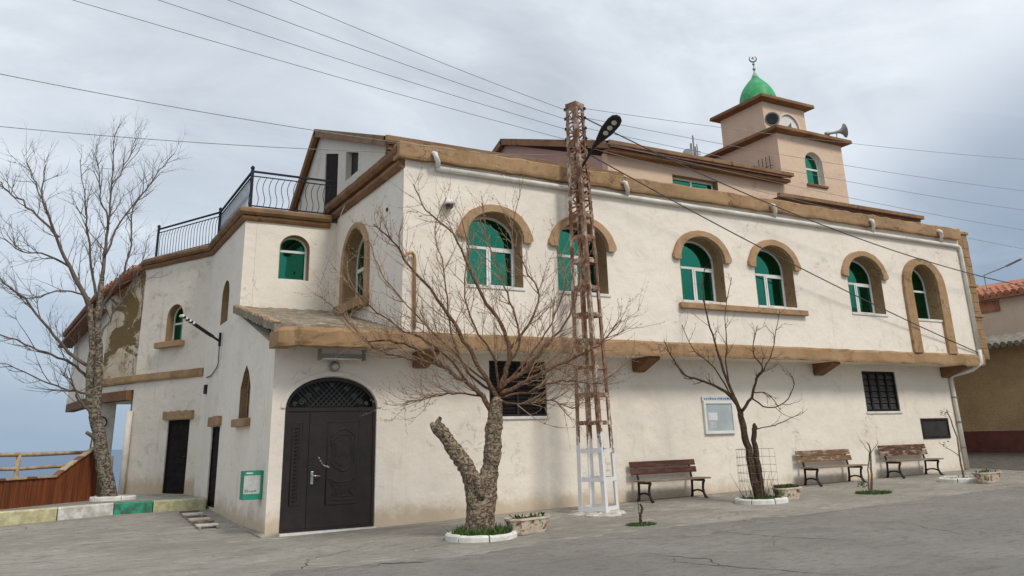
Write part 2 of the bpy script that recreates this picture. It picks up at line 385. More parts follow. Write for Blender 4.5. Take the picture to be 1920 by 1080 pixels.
# ---------------------------------------------------------------- mesh helpers
RND = random.Random(7)
class MB:
    """collects shapes into one mesh"""
    def __init__(s): s.v = []; s.f = []
    def add(s, vs, fs):
        o = len(s.v); s.v += [tuple(v) for v in vs]; s.f += [tuple(i+o for i in f) for f in fs]; return s
    def box(s, a, b):
        x0, y0, z0 = a; x1, y1, z1 = b
        return s.add([(x0,y0,z0),(x1,y0,z0),(x1,y1,z0),(x0,y1,z0),(x0,y0,z1),(x1,y0,z1),(x1,y1,z1),(x0,y1,z1)],
                     [(0,3,2,1),(4,5,6,7),(0,1,5,4),(1,2,6,5),(2,3,7,6),(3,0,4,7)])
    def obox(s, O, U, V, W):
        """box from a corner and three edge vectors"""
        O, U, V, W = map(Vector, (O, U, V, W))
        return s.add([O, O+U, O+U+V, O+V, O+W, O+U+W, O+U+V+W, O+V+W],
                     [(0,3,2,1),(4,5,6,7),(0,1,5,4),(1,2,6,5),(2,3,7,6),(3,0,4,7)])
    def bar(s, a, b, w, h, up=(0, 0, 1)):
        a, b = Vector(a), Vector(b); d = (b-a).normalized(); up = Vector(up)
        sd = d.cross(up)
        if sd.length < 1e-4: sd = d.cross(Vector((1, 0, 0)))
        sd.normalize(); u = sd.cross(d)
        return s.obox(a - sd*w/2 - u*h/2, b-a, sd*w, u*h)
    def tube(s, pts, rad, n=6, cap=True):
        pts = [Vector(p) for p in pts]
        if isinstance(rad, (int, float)): rad = [rad]*len(pts)
        t0 = (pts[1]-pts[0]).normalized()
        nrm = t0.cross(Vector((0, 0, 1)))
        if nrm.length < .05: nrm = t0.cross(Vector((1, 0, 0)))
        nrm.normalize(); vs = []; fs = []
        for i, p in enumerate(pts):
            if i == 0: t = t0
            elif i == len(pts)-1: t = (pts[i]-pts[i-1]).normalized()
            else: t = ((pts[i+1]-p).normalized() + (p-pts[i-1]).normalized())
            if t.length < 1e-6: t = t0
            t.normalize()
            nrm = nrm - t*nrm.dot(t)
            if nrm.length < 1e-5: nrm = t.orthogonal()
            nrm.normalize(); bn = t.cross(nrm)
            for k in range(n):
                a = 2*math.pi*k/n
                vs.append(p + (nrm*math.cos(a) + bn*math.sin(a))*rad[i])
        for i in range(len(pts)-1):
            for k in range(n):
                k2 = (k+1) % n
                fs.append((i*n+k, i*n+k2, (i+1)*n+k2, (i+1)*n+k))
        if cap:
            fs.append(tuple(range(n-1, -1, -1))); fs.append(tuple((len(pts)-1)*n+k for k in range(n)))
        return s.add(vs, fs)
    def lathe(s, prof, O=(0, 0, 0), axis=(0, 0, 1), n=20):
        O = Vector(O); ax = Vector(axis).normalized(); e1 = ax.orthogonal().normalized(); e2 = ax.cross(e1)
        vs = []; fs = []
        for r, h in prof:
            for k in range(n):
                a = 2*math.pi*k/n; vs.append(O + ax*h + (e1*math.cos(a)+e2*math.sin(a))*r)
        for i in range(len(prof)-1):
            for k in range(n):
                k2 = (k+1) % n; fs.append((i*n+k, i*n+k2, (i+1)*n+k2, (i+1)*n+k))
        fs.append(tuple(range(n-1, -1, -1))); fs.append(tuple((len(prof)-1)*n+k for k in range(n)))
        return s.add(vs, fs)
    def plate(s, F, outer, holes=(), d0=0., d1=.1):
        """flat shape with holes in frame F, from depth d0 to d1 along the inward normal"""
        loops = [list(outer)] + [list(h) for h in holes]
        flat = [p for l in loops for p in l]
        tri = tessellate_polygon([[Vector((p[0], p[1], 0)) for p in l] for l in loops])
        n = len(flat)
        vs = [F(p[0], p[1], d0) for p in flat] + [F(p[0], p[1], d1) for p in flat]
        fs = [tuple(t) for t in tri] + [tuple(i+n for i in reversed(t)) for t in tri]
        o = 0
        for l in loops:
            m = len(l)
            for i in range(m):
                a, b = o+i, o+(i+1) % m
                fs.append((a, b, b+n, a+n))
            o += m
        return s.add(vs, fs)
    def build(s, name, mat, parent=None, smooth=False, fix=True, bevel=0, sangle=None):
        me = bpy.data.meshes.new(name)
        me.from_pydata(s.v, [], s.f)
        if fix:
            bm = bmesh.new(); bm.from_mesh(me); bmesh.ops.recalc_face_normals(bm, faces=bm.faces); bm.to_mesh(me); bm.free()
        if mat: me.materials.append(MAT[mat])
        if smooth: me.polygons.foreach_set('use_smooth', [True]*len(me.polygons))
        o = bpy.data.objects.new(name, me); COL.objects.link(o)
        if parent is not None:
            o.parent = parent; o.matrix_parent_inverse = PINV.get(parent.name, Matrix())
        if bevel:
            b = o.modifiers.new('bevel', 'BEVEL'); b.width = bevel; b.segments = 2; b.limit_method = 'ANGLE'; b.angle_limit = R(40)
        return o
PINV = {}
def empty(name, loc=(0, 0, 0), rz=0):
    """thing root; meshes added under it keep world coordinates"""
    o = bpy.data.objects.new(name, None); COL.objects.link(o)
    o.empty_display_size = .2; o.location = loc; o.rotation_euler = (0, 0, rz)
    PINV[o.name] = (Matrix.Translation(Vector(loc)) @ Matrix.Rotation(rz, 4, 'Z')).inverted()
    return o
def tag(o, label=None, cat=None, group=None, kind=None):
    if label: o['label'] = label
    if cat: o['category'] = cat
    if group: o['group'] = group
    if kind: o['kind'] = kind
    return o
def share(src, name, parent, loc):
    """another object on the same mesh data"""
    o = bpy.data.objects.new(name, src.data); COL.objects.link(o)
    o.parent = parent
    if parent is not None: o.matrix_parent_inverse = PINV.get(parent.name, Matrix())
    o.location = loc; return o
def copy_tree(o, parent=None):
    c = o.copy(); COL.objects.link(c)
    if parent is not None:
        c.parent = parent
    for ch in list(o.children): copy_tree(ch, c)
    return c
def frame(O, ang=0.):
    """plane frame: u along (cos,sin), v up, depth along the inward normal (left of u)"""
    O = Vector(O); U = Vector((math.cos(ang), math.sin(ang), 0)); Nn = Vector((-math.sin(ang), math.cos(ang), 0))
    f = lambda u, v, d=0.: O + U*u + Vector((0, 0, v)) + Nn*d
    f.U = U; f.N = Nn; f.O = O
    return f
def sweep(mb, path, prof, seg=.35, jit=.0, closed_prof=True, rnd=RND):
    """mitred moulding: path of (x,y) with outward side on the right; prof of (out, z)"""
    P = [Vector((p[0], p[1])) for p in path]
    nrm = []
    for i in range(len(P)-1):
        d = (P[i+1]-P[i]).normalized(); nrm.append(Vector((d.y, -d.x)))
    rows = []
    for i, p in enumerate(P):
        if i == 0: m = nrm[0]
        elif i == len(P)-1: m = nrm[-1]
        else:
            m = nrm[i-1]+nrm[i]; m = m/(m.length_squared/2) if m.length > .01 else nrm[i]
        rows.append((p, m))
        if i < len(P)-1:
            k = max(1, int((P[i+1]-p).length/seg))
            for q in range(1, k): rows.append((p.lerp(P[i+1], q/k), nrm[i]))
    vs = []; fs = []; n = len(prof)
    for p, m in rows:
        j = rnd.uniform(-jit, jit); jz = rnd.uniform(-jit, jit)
        for (o_, z) in prof:
            q = p + m*(o_ + (j if o_ > .03 else 0)); vs.append((q.x, q.y, z + jz*(1 if o_ > .03 else .3) + rnd.uniform(-jit, jit)*.4))
    for i in range(len(rows)-1):
        for k in range(n):
            k2 = (k+1) % n
            fs.append((i*n+k, i*n+k2, (i+1)*n+k2, (i+1)*n+k))
    fs.append(tuple(range(n))); fs.append(tuple((len(rows)-1)*n+k for k in reversed(range(n))))
    mb.add(vs, fs); return mb
def arch(c, w_, z0, zs, rise, n=18):
    """outline of an arched opening, anticlockwise from bottom left"""
    a = w_/2
    pts = [(c-a, z0), (c+a, z0)]
    for i in range(n+1):
        t = math.pi*i/n; pts.append((c+a*math.cos(t), zs+rise*math.sin(t)))
    return pts
def rect(u0, v0, u1, v1): return [(u0, v0), (u1, v0), (u1, v1), (u0, v1)]

# ---------------------------------------------------------------- setting: ground, road, sea
def sheet(name, xs, ys, mat, dz=0, hfun=g, keep=None):
    mb = MB(); idx = {}
    for j, y_ in enumerate(ys):
        for i, x_ in enumerate(xs):
            idx[i, j] = len(mb.v); mb.v.append((x_, y_, hfun(x_, y_)+dz))
    for j in range(len(ys)-1):
        for i in range(len(xs)-1):
            if keep and not keep((xs[i]+xs[i+1])/2, (ys[j]+ys[j+1])/2): continue
            mb.f.append((idx[i, j], idx[i+1, j], idx[i+1, j+1], idx[i, j+1]))
    return mb.build(name, mat, None, smooth=True, fix=False)
def frange(a, b, n): return [a+(b-a)*i/n for i in range(n+1)]
xs = frange(-60, -6, 12)+frange(-5.5, 32, 75)+frange(34, 80, 12)
ys = frange(-40, 0, 10)+frange(.5, 30, 59)+frange(31, 60, 8)
def ghill(x, y):
    # beyond the terrace wall the ground falls away to the sea
    d = max(0, y-27.4)*(1-sm(x, 2.2, 6)) 
    d2 = max(0, -6-x)
    e = max(0, y-44)
    return g(x, y) - d*1.2 - e*.8 - (d2*.0)
pave = sheet('pavement', xs, ys, 'concrete', 0, ghill)
tag(pave, 'worn grey concrete forecourt in front of the mosque', 'pavement', kind='structure')

# asphalt road: ragged upper edge traced from where the patched asphalt ends
EDGE = [(380, 1130), (520, 1075), (640, 1062), (760, 1058), (860, 1046), (960, 1030), (1060, 1012), (1180, 999),
        (1300, 985), (1420, 973), (1540, 962), (1660, 947), (1780, 930), (1900, 914), (2050, 898), (2300, 880)]
ep = [gp(*e) for e in EDGE]
rr = random.Random(3); top = []
for i in range(len(ep)-1):
    k = max(2, int((ep[i+1]-ep[i]).length/.18))
    for q in range(k):
        p = ep[i].lerp(ep[i+1], q/k); top.append((p.x+rr.uniform(-.05, .05), p.y+rr.gauss(0, .055)))
mb = MB(); rows = 26
for (x_, y_) in top:
    for j in range(rows):
        yy = y_ + (-14-y_)*(j/(rows-1))**1.5
        xx = x_
        mb.v.append((xx, yy, g(xx, yy)+.008))
for i in range(len(top)-1):
    for j in range(rows-1):
        a = i*rows+j; mb.f.append((a+rows, a, a+1, a+rows+1))
road = mb.build('road', 'asphalt', None, smooth=True)
tag(road, 'patched grey asphalt road with cracks', 'road', kind='structure')

def ribbon(name, pix, wid, mat, parent, dz, seed=1, wob=.03):
    r_ = random.Random(seed); pts = [gp(*p) for p in pix]; c = []
    for i in range(len(pts)-1):
        k = max(2, int((pts[i+1]-pts[i]).length/.09))
        for q in range(k): c.append(pts[i].lerp(pts[i+1], q/k))
    m = MB(); off = 0
    for i, p in enumerate(c):
        off = off*.7 + r_.gauss(0, wob)
        d = (c[min(i+1, len(c)-1)]-c[max(i-1, 0)]).normalized(); nn = Vector((-d.y, d.x, 0))
        w_ = wid*r_.uniform(.35, 1.3)*min(1, .25+4*min(i, len(c)-1-i)/len(c))
        for sg in (-1, 1):
            q = p + nn*(off + sg*w_/2); m.v.append((q.x, q.y, g(q.x, q.y)+dz))
    for i in range(len(c)-1): m.f.append((2*i, 2*i+1, 2*i+3, 2*i+2))
    return m.build(name, mat, parent, fix=False)
ribbon('crack', [(1195, 1037), (1262, 1045), (1330, 1050), (1345, 1062), (1420, 1068), (1500, 1075), (1600, 1080), (1760, 1092)], .024, 'crack_dark', road, .012, 4)
ribbon('crack', [(1270, 1048), (1275, 1054), (1340, 1062), (1420, 1066)], .02, 'crack_dark', road, .012, 5)
ribbon('crack', [(1340, 996), (1400, 1003), (1480, 1010), (1560, 1012), (1640, 1014)], .018, 'crack_dark', road, .012, 6)
ribbon('crack', [(1560, 985), (1680, 980), (1800, 1002), (1920, 1010)], .016, 'crack_dark', road, .012, 8)
ribbon('crack', [(540, 1082), (562, 1066), (580, 1050), (640, 1036), (700, 1020)], .016, 'crack_dark', pave, .006, 9)
ribbon('crack', [(0, 1015), (70, 1005), (150, 1000), (240, 985), (340, 978)], .016, 'crack_dark', pave, .006, 12)
ribbon('crack', [(90, 1030), (200, 1018), (300, 1014), (420, 1018)], .013, 'crack_dark', pave, .006, 13)
ribbon('tar_seam', [(560, 1074), (700, 1058), (860, 1048), (960, 1040), (1050, 1024), (1150, 1011), (1300, 1002), (1420, 984), (1520, 972)], .30, 'tar_seam', road, .0100, 10, .05)
ribbon('tar_seam', [(1380, 985), (1500, 968), (1640, 952), (1790, 940)], .16, 'tar_seam', road, .0104, 11, .05)

sea = MB()
sea.add([(-60000, 25, -130), (60000, 25, -130), (60000, 70000, -130), (-60000, 70000, -130)], [(0, 1, 2, 3)])
so = sea.build('sea', 'sea_water', None, fix=False); tag(so, 'blue sea far below reaching the horizon', 'sea', kind='structure')
# hillside between the terrace and the sea (hidden below the terrace edge)
hl = MB(); hl.add([(-400, 59, -45), (400, 59, -45), (400, 300, -131), (-400, 300, -131)], [(0, 1, 2, 3)])
tag(hl.build('hillside', 'hill_ground', None, fix=False), 'slope falling from the terrace to the sea', 'hillside', kind='structure')

# ---------------------------------------------------------------- the mosque
D, UP, X0, XS, XE = 16.4, 15.6, 3.9, 6.22, 25.6      # lower front, upper front, side wall, upper side wall, right end
YT, YB = 20.2, 24.6                                  # terrace front wall, rear corner of side wall
ZB, ZT = 3.42, 3.76                                  # ochre band
MQ = empty('mosque', (14, 18, 0))
tag(MQ, 'two storey cream mosque with ochre trim, arched green windows and a green domed tower', 'mosque')
FL = frame((0, D, 0)); FU = frame((0, UP, 0)); FT = frame((0, YT, 0))
FS = frame((X0, 0, 0), R(90)); FXS = frame((XS, 0, 0), R(90))
# side frames: u runs along +Y, inward normal is -X for ang 90; flip depth by using negative values
def flip(f):
    h = lambda u, v, d=0.: f(u, v, -d)
    h.U = f.U; h.N = -f.N; h.O = f.O; return h
FS = flip(FS); FXS = flip(FXS)
OB0 = Vector((X0, YB, 0)); OB1 = Vector((2.42, 27.5, 0))
oa = math.atan2(OB1.y-OB0.y, OB1.x-OB0.x); OL = (OB1-OB0).length
FO = flip(frame(OB0, oa))
P1 = Vector((1.6, 29.6, 0)); P2 = Vector((.9, 37, 0))
FE = flip(frame(OB1, math.atan2(P1.y-OB1.y, P1.x-OB1.x))); EL = (P1-OB1).length
FE2 = flip(frame(P1, math.atan2(P2.y-P1.y, P2.x-P1.x))); EL2 = (P2-P1).length

# openings ------------------------------------------------------
WIN = [(8.40, 1.41), (10.73, 1.41), (14.43, 1.47), (17.00, 1.46), (20.68, 1.50)]
SILL, SPR, RISE = 4.81, 5.90, .58
hU = [arch(c, w_, SILL, SPR, RISE) for c, w_ in WIN] + [arch(23.38, 1.25, 4.76, 5.85, .60)]
wall_u = MB().plate(FU, rect(XS, 3.5, XE, 7.6), hU, 0, .30)
wall_u.build('upper_wall', 'plaster', MQ)
hL = [arch(5.09, 1.86, -.02, 2.30, .60), rect(8.62, 2.09, 10.10, 3.30), rect(20.97, 2.10, 22.47, 3.25), rect(23.37, 1.35, 24.56, 1.82)]
hL[0] = [(4.16, -.25), (6.02, -.25)] + hL[0][2:]
lw = [(X0, -.4), (4.16, -.4), (6.02, -.4), (25.3, -.4), (25.3, 3.55), (X0, 3.55)]
MB().plate(FL, lw, hL, 0, .28).build('lower_wall', 'plaster', MQ)
# side wall with the porch gable slope and the upper part beyond the terrace corner
sw = [(D+.284, -.4), (YB, -.4), (YB, 7.1), (YT, 7.1), (YT, 4.62), (D+.284, 3.55)]
hS = [[(18.40, 2.19), (19.42, 2.19), (19.42, 2.85), (19.18, 3.15), (18.91, 3.33), (18.64, 3.15), (18.40, 2.85)],
      rect(21.52, .22, 22.62, 2.09), arch(22.1, .95, 4.66, 5.35, .42, 12)]
MB().plate(FS, sw, hS, 0, .28).build('side_wall', 'plaster', MQ)
# terrace front wall, upper side wall
MB().plate(FT, rect(X0+.284, 4.3, XS+.3, 7.1), [arch(5.15, .76, 5.54, 6.35, .34, 14)], 0, .28).build('terrace_wall', 'plaster', MQ)
MB().plate(FXS, rect(UP+.304, 3.6, YT-.004, 7.5), [arch(18.62, 1.55, 4.80, 5.85, .72, 16)], 0, .30).build('upper_side_wall', 'plaster', MQ)
# oblique wall and annex
dO = 2.05
hO = [rect(.42, .40, 1.42, 2.36), arch(1.55, .78, 4.60, 5.30, .39, 14)]
MB().plate(FO, rect(.0, -.4, OL, 7.1), hO, .0, .28).build('oblique_wall', 'plaster_left', MQ)
# closing walls so that no light leaks: right end, rear
MB().box((25.02, D+.284, -.4), (25.3, 30, 3.55)).build('end_wall', 'plaster', MQ)
MB().box((XE-.3, UP+.304, 3.6), (XE-.004, 30, 7.4)).build('upper_end_wall', 'plaster', MQ)
MB().box((2.6, 29.7, -.4), (XE, 30, 7.0)).build('rear_wall', 'plaster_left', MQ)
MB().box((XS+.31, UP+.31, 3.42), (XE-.31, 29.6, 3.50)).build('floor_slab', 'soffit', MQ)
rs = MB(); rs.add([(XS+.1, UP+.1, 7.30), (XE-.1, UP+.1, 7.30), (XE-.1, 29.9, 7.30), (XS+.1, 29.9, 7.30)], [(0, 1, 2, 3)])
rs.v += [(x_, y_, 7.42) for x_, y_, _ in rs.v[:4]]; rs.f += [(7, 6, 5, 4), (0, 1, 5, 4), (1, 2, 6, 5), (2, 3, 7, 6), (3, 0, 4, 7)]
rs.build('roof_slab', 'porch_cement', MQ)
ts = MB(); tp = [(X0+.05, YT+.05), (XS+.2, YT+.05), (XS+.2, 29.6), (2.6, 29.6), (2.5, 27.5), (X0+.02, YB+.05)]
ts.plate(lambda u, v, d=0.: Vector((u, v, d)), tp, (), 6.98, 7.12); ts.build('terrace_slab', 'porch_cement', MQ)

# cornices and bands --------------------------------------------
def moulding(name, path, prof, mat, jit=.008, par=MQ, seg=.3):
    return sweep(MB(), path, prof, seg, jit).build(name, mat, par)
# ochre band along the whole front (overhang over the lower wall)
bp = [(-.02, ZB), (.035, ZB), (.05, ZB+.06), (.055, ZT-.05), (.02, ZT), (-.02, ZT)]
moulding('band', [(XS-.02, UP), (XE+.16, UP)], bp, 'ochre', .022)
sf = MB().box((XS-.05, UP+.004, ZB+.006), (XE+.10, D-.002, ZB+.11)); sf.build('soffit', 'soffit', MQ)
# the rim of the porch roof, rounded at its left end
pb = []
for t in range(7):
    a = math.pi/2*t/6; pb.append((X0-.1+.45-.45*math.cos(a)+.0, UP+.45-.45*math.sin(a)))
path = [(X0-.1, D-.05)] + pb + [(XS-.03, UP)]
moulding('porch_rim', path, [(-.3, ZB+.0), (.03, ZB+.0), (.05, ZB+.06), (.05, ZT-.06), (.0, ZT+.01), (-.3, ZT+.06)], 'ochre', .02, seg=.16)
# porch roof: ragged cement slope
mb = MB(); nx, ny = 26, 40; r2 = random.Random(5)
for j in range(ny+1):
    for i in range(nx+1):
        x_ = X0-.14+(XS+.02-X0+.14)*i/nx; y_ = UP+.12+(YT+.04-UP-.12)*j/ny
        if i < 5 and j < 4: y_ = max(y_, UP+.12+.3*(1-i/5)**2)
        z_ = ZT+.02+(y_-UP)*.222 + r2.uniform(-.018, .018) + .022*(j % 3 == 0)
        mb.v.append((x_, y_, z_))
off = len(mb.v); mb.v += [(x_, y_, z_-.16) for x_, y_, z_ in mb.v]
W_ = nx+1
for j in range(ny):
    for i in range(nx):
        a = j*W_+i; mb.f += [(a, a+1, a+W_+1, a+W_), (off+a, off+a+W_, off+a+W_+1, off+a+1)]
for j in range(ny):
    a = j*W_; b = a+nx; mb.f += [(a, a+W_, off+a+W_, off+a), (b, off+b, off+b+W_, b+W_)]
for i in range(nx):
    a = i; b = ny*W_+i; mb.f += [(a, off+a, off+a+1, a+1), (b, b+1, off+b+1, off+b)]
mb.build('porch_roof', 'porch_cement', MQ)
# verge tiles: row of small clay lumps along the open edge of the porch roof
vt = None
for k in range(17):
    y_ = UP+.55+k*.245; z_ = ZT+.035+(y_-UP)*.222
    o = MB().tube([(-.11, -.02, -.035), (.06, .01, .0), (.22, .02, .035)], [.045, .062, .05], 7).build('verge_tile', 'ochre_light', MQ) if vt is None else share(vt, 'verge_tile', MQ, (0, 0, 0))
    if vt is None: vt = o
    o.location = (X0-.06, y_, z_); o.rotation_euler = (0, 0, R(RND.uniform(60, 100)))
# front fascia (parapet beam) and side cornices
FZ0, FZ1 = 7.44, 7.80
moulding('parapet', [(XS-.17, UP), (XE-.02, UP)], [(-.2, FZ0), (.14, FZ0), (.155, FZ0+.05), (.16, FZ1-.03), (.13, FZ1), (-.2, FZ1)], 'ochre', .02)
side_path = [(XS, YT+.5), (XS, UP)]
moulding('side_cornice', side_path, [(-.2, 7.50), (.14, 7.50), (.20, 7.58), (.20, 7.70), (.12, 7.76), (-.2, 7.76)], 'brown_trim', .008)
moulding('side_cornice', side_path, [(-.02, 7.24), (.06, 7.24), (.13, 7.32), (.13, 7.40), (.02, 7.44), (-.02, 7.44)], 'brown_trim', .008)
tpath = [(OB1.x+.02, OB1.y-.02), (X0, YB), (X0, YT), (XS-.2, YT)]
moulding('terrace_cornice', tpath, [(-.25, 7.08), (.13, 7.08), (.19, 7.14), (.19, 7.22), (.12, 7.27), (-.25, 7.27)], 'eave_brown', .008)
moulding('terrace_cornice', tpath, [(-.02, 6.94), (.05, 6.94), (.09, 7.0), (.10, 7.06), (-.02, 7.07)], 'brown_trim', .006)
# band on the oblique wall
moulding('band', [(P1.x, P1.y), (OB1.x, OB1.y), (X0+.02, YB)], [(-.02, 3.50), (.07, 3.50), (.09, 3.56), (.08, 3.72), (-.02, 3.74)], 'ochre', .01)
# plinth under the side wall
moulding('plinth', [(X0, YB+.1), (X0, D), (4.15, D)], [(-.01, -.4), (.10, -.4), (.09, .04), (.04, .07), (-.01, .07)], 'kerb_bare', .012)
# brackets under the overhang
for x_ in (6.95, 12.75, 19.1, 24.85):
    m = MB()
    prof = [(UP+.10, ZB+.03), (D, ZB+.03), (D, ZB-.30), (D-.06, ZB-.33), (D-.2, ZB-.27), (UP+.10, ZB-.06)]
    f3 = lambda u, v, d=0.: Vector((x_-.17+d, u, v))
    m.plate(f3, prof, (), 0, .34); m.build('bracket', 'bracket', MQ, bevel=.015)
# ---------------------------------------------------------------- windows
def offset_arch(c, w_, z0, zs, rise, e): return arch(c, w_-2*e, z0+e, zs, rise-e)
def arched_window(F, c, w_, z0, zs, rise, rec=.36, par=MQ, mould=True, transom=None, mull=True, sill='white', name='window', revmat='reveal', glass='green_glass'):
    """reveal, frame, panes, moulding and sill of one arched window; returns the frame part that carries the others"""
    if transom is None: transom = zs-.16
    fo = offset_arch(c, w_, z0, zs, rise, .004)
    fw_ = .055
    a = w_/2-.004
    low0, low1 = z0+.004+fw_, transom-.03
    holes = []
    if mull:
        holes += [rect(c-a+fw_, low0, c-.032, low1), rect(c+.032, low0, c+a-fw_, low1)]
    else:
        holes += [rect(c-a+fw_, low0, c+a-fw_, low1)]
    fan = []
    n = 14; ai, bi = a-fw_, rise-.004-fw_
    fan = [(c-ai, transom+.03), (c+ai, transom+.03)] + [(c+ai*math.cos(math.pi*i/n), zs+bi*math.sin(math.pi*i/n)) for i in range(n+1)]
    holes.append(fan)
    fr = MB().plate(F, fo, holes, rec, rec+.06).build(name, 'white_pvc', par)
    # panes sit inside the frame
    for h in holes[:-1] if True else []:
        MB().plate(F, h, (), rec+.022+.012*holes.index(h), rec+.028+.012*holes.index(h)).build('pane', glass, fr)
    MB().plate(F, fan, (), rec+.022, rec+.028).build('pane', glass, fr)
    # sash edges
    if mull:
        h = holes[1]; u0, v0 = h[0]; u1, v1 = h[2]
        MB().plate(F, rect(u0-.012, v0+.001, u1-.001, v1-.001), [rect(u0+.035, v0+.04, u1-.04, v1-.04)], rec-.018, rec+.02).build('sash', 'white_pvc', fr)
    # painted reveal lining
    ro = offset_arch(c, w_, z0, zs, rise, .003); ri = offset_arch(c, w_, z0, zs, rise, .012)
    m = MB(); n = len(ro); vs = []
    for p, q in zip(ro, ri): vs += [F(p[0], p[1], -.004), F(q[0], q[1], -.004), F(p[0], p[1], rec-.002), F(q[0], q[1], rec-.002)]
    fs = []
    for i in range(1, n):
        j = (i+1) % n; A, B = i*4, j*4
        fs += [(A, B, B+1, A+1), (A+1, B+1, B+3, A+3), (A+2, A+3, B+3, B+2), (A, A+2, B+2, B)]
    m.add(vs, fs); m.build('reveal', revmat, fr)
    # flat near-black sheet behind the panes: the room's darkness painted into its colour
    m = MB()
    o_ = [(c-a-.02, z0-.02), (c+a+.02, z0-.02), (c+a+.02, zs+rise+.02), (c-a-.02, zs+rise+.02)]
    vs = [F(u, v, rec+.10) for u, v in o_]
    m.add(vs, [(0, 1, 2, 3)]); m.build('dark_room_sheet', 'dark_interior', fr, fix=False)
    if mould:
        ai, bi, ao, bo = w_/2+.002, rise+.002, w_/2+.19, rise+.165
        n = 26
        ou = [(c+ao+.0, zs-.06), (c+ao+.055, zs-.0), (c+ao+.045, zs+.09)] + [(c+ao*math.cos(math.pi*i/n), zs+.06+(bo-.06)*math.sin(math.pi*i/n)) for i in range(2, n-1)] + [(c-ao-.045, zs+.09), (c-ao-.055, zs-.0), (c-ao-.0, zs-.06)]
        inn = [(c-ai, zs-.06)] + [(c-ai*math.cos(math.pi*i/n), zs+bi*math.sin(math.pi*i/n)) for i in range(0, n+1)] + [(c+ai, zs-.06)]
        jj = random.Random(int(c*100)); ou = [(u+jj.uniform(-.008, .008), v+jj.uniform(-.008, .008)) for u, v in ou]
        MB().plate(F, ou+inn, (), -.10, .0).build('hood_mould', 'ochre_light', fr, bevel=.02)
    if sill == 'white':
        MB().plate(F, rect(c-w_/2-.01, z0-.055, c+w_/2+.04, z0+.012), (), -.03, rec).build('sill', 'white_stone', fr, bevel=.006)
    return fr

for i, (c, w_) in enumerate(WIN):
    fr = arched_window(FU, c, w_, SILL, SPR, RISE, sill='white' )
MB().plate(FU, rect(13.54, 4.60, 18.0, 4.748), (), -.13, .0).build('shared_sill', 'ochre', MQ, bevel=.02)
# tall window with its surround running down to the band
fr = arched_window(FU, 23.38, 1.25, 4.76, 5.85, .60, mould=False, mull=False, sill='white')
n = 26; c = 23.38
ou = [(c+1.02, ZT-.02), (c+1.02, 5.6)] + [(c+1.0*math.cos(math.pi*i/n), 5.80+.85*math.sin(math.pi*i/n)) for i in range(0, n+1)] + [(c-1.02, 5.6), (c-1.02, ZT-.02)]
inn = [(c-.63, ZT-.02), (c-.628, 5.6)] + [(c-.628*math.cos(math.pi*i/n), 5.85+.603*math.sin(math.pi*i/n)) for i in range(0, n+1)] + [(c+.628, 5.6), (c+.63, ZT-.02)]
MB().plate(FU, ou+inn, (), -.09, 0).build('surround', 'ochre', fr, bevel=.018)

# terrace front window (single sash), oblique wall window, narrow side window, open niche on the upper side wall
arched_window(FT, 5.15, .76, 5.54, 6.35, .34, rec=.24, mould=False, mull=False, sill=None, transom=6.30)
fr = arched_window(FO, 1.55, .78, 4.60, 5.30, .39, rec=.22, mould=False, mull=False, sill=None)
MB().plate(FO, rect(.98, 4.42, 2.18, 4.585), (), -.20, 0).build('sill', 'ochre', fr, bevel=.015)
arched_window(FS, 22.1, .95, 4.66, 5.35, .42, rec=.24, mould=False, mull=False, sill=None)
fr = arched_window(FXS, 18.62, 1.55, 4.80, 5.85, .72, rec=.28, mould=False, mull=True, sill=None)
n = 22; c = 18.62
ou = [(c+1.0, 4.6), (c+1.0, 5.7)] + [(c+.99*math.cos(math.pi*i/n), 5.75+.98*math.sin(math.pi*i/n)) for i in range(n+1)] + [(c-1.0, 5.7), (c-1.0, 4.6)]
inn = [(c-.78, 4.6), (c-.777, 5.7)] + [(c-.777*math.cos(math.pi*i/n), 5.85+.723*math.sin(math.pi*i/n)) for i in range(n+1)] + [(c+.777, 5.7), (c+.78, 4.6)]
MB().plate(FXS, ou+inn, (), -.07, 0).build('surround', 'ochre_light', fr, bevel=.015)
MB().plate(FXS, rect(c-1.02, 4.58, c+1.02, 4.80), (), -.22, 0).build('sill', 'ochre', fr, bevel=.015)

# pointed slit window in the side wall
sl_ = hS[0]
m = MB().plate(FS, rect(18.38, 2.17, 19.44, 3.36), (), .17, .2); pw = m.build('slit_window', 'dark_interior', MQ)
m = MB()
for u in (18.6, 18.8, 19.0, 19.2):
    m.tube([FS(u, 2.19, .12), FS(u, 3.1 if abs(u-18.9) > .2 else 3.3, .12)], .012, 5)
m.build('grille', 'ochre', pw)
vs = []; fs = []; n_ = len(sl_); cc = (18.91, 2.7); m = MB()
for p in sl_:
    q = (p[0]+(cc[0]-p[0])*.012, p[1]+(cc[1]-p[1])*.012)
    vs += [FS(p[0]+(cc[0]-p[0])*.004, p[1]+(cc[1]-p[1])*.004, -.003), FS(q[0], q[1], -.003), FS(p[0]+(cc[0]-p[0])*.004, p[1]+(cc[1]-p[1])*.004, .168), FS(q[0], q[1], .168)]
for i in range(n_):
    A, B = i*4, ((i+1) % n_)*4; fs += [(A, B, B+1, A+1), (A+1, B+1, B+3, A+3), (A, A+2, B+2, B), (A+2, A+3, B+3, B+2)]
m.add(vs, fs); m.build('reveal', 'reveal', pw)
MB().plate(FS, rect(18.2, 2.02, 19.62, 2.185), (), -.12, 0).build('sill', 'ochre', pw, bevel=.015)

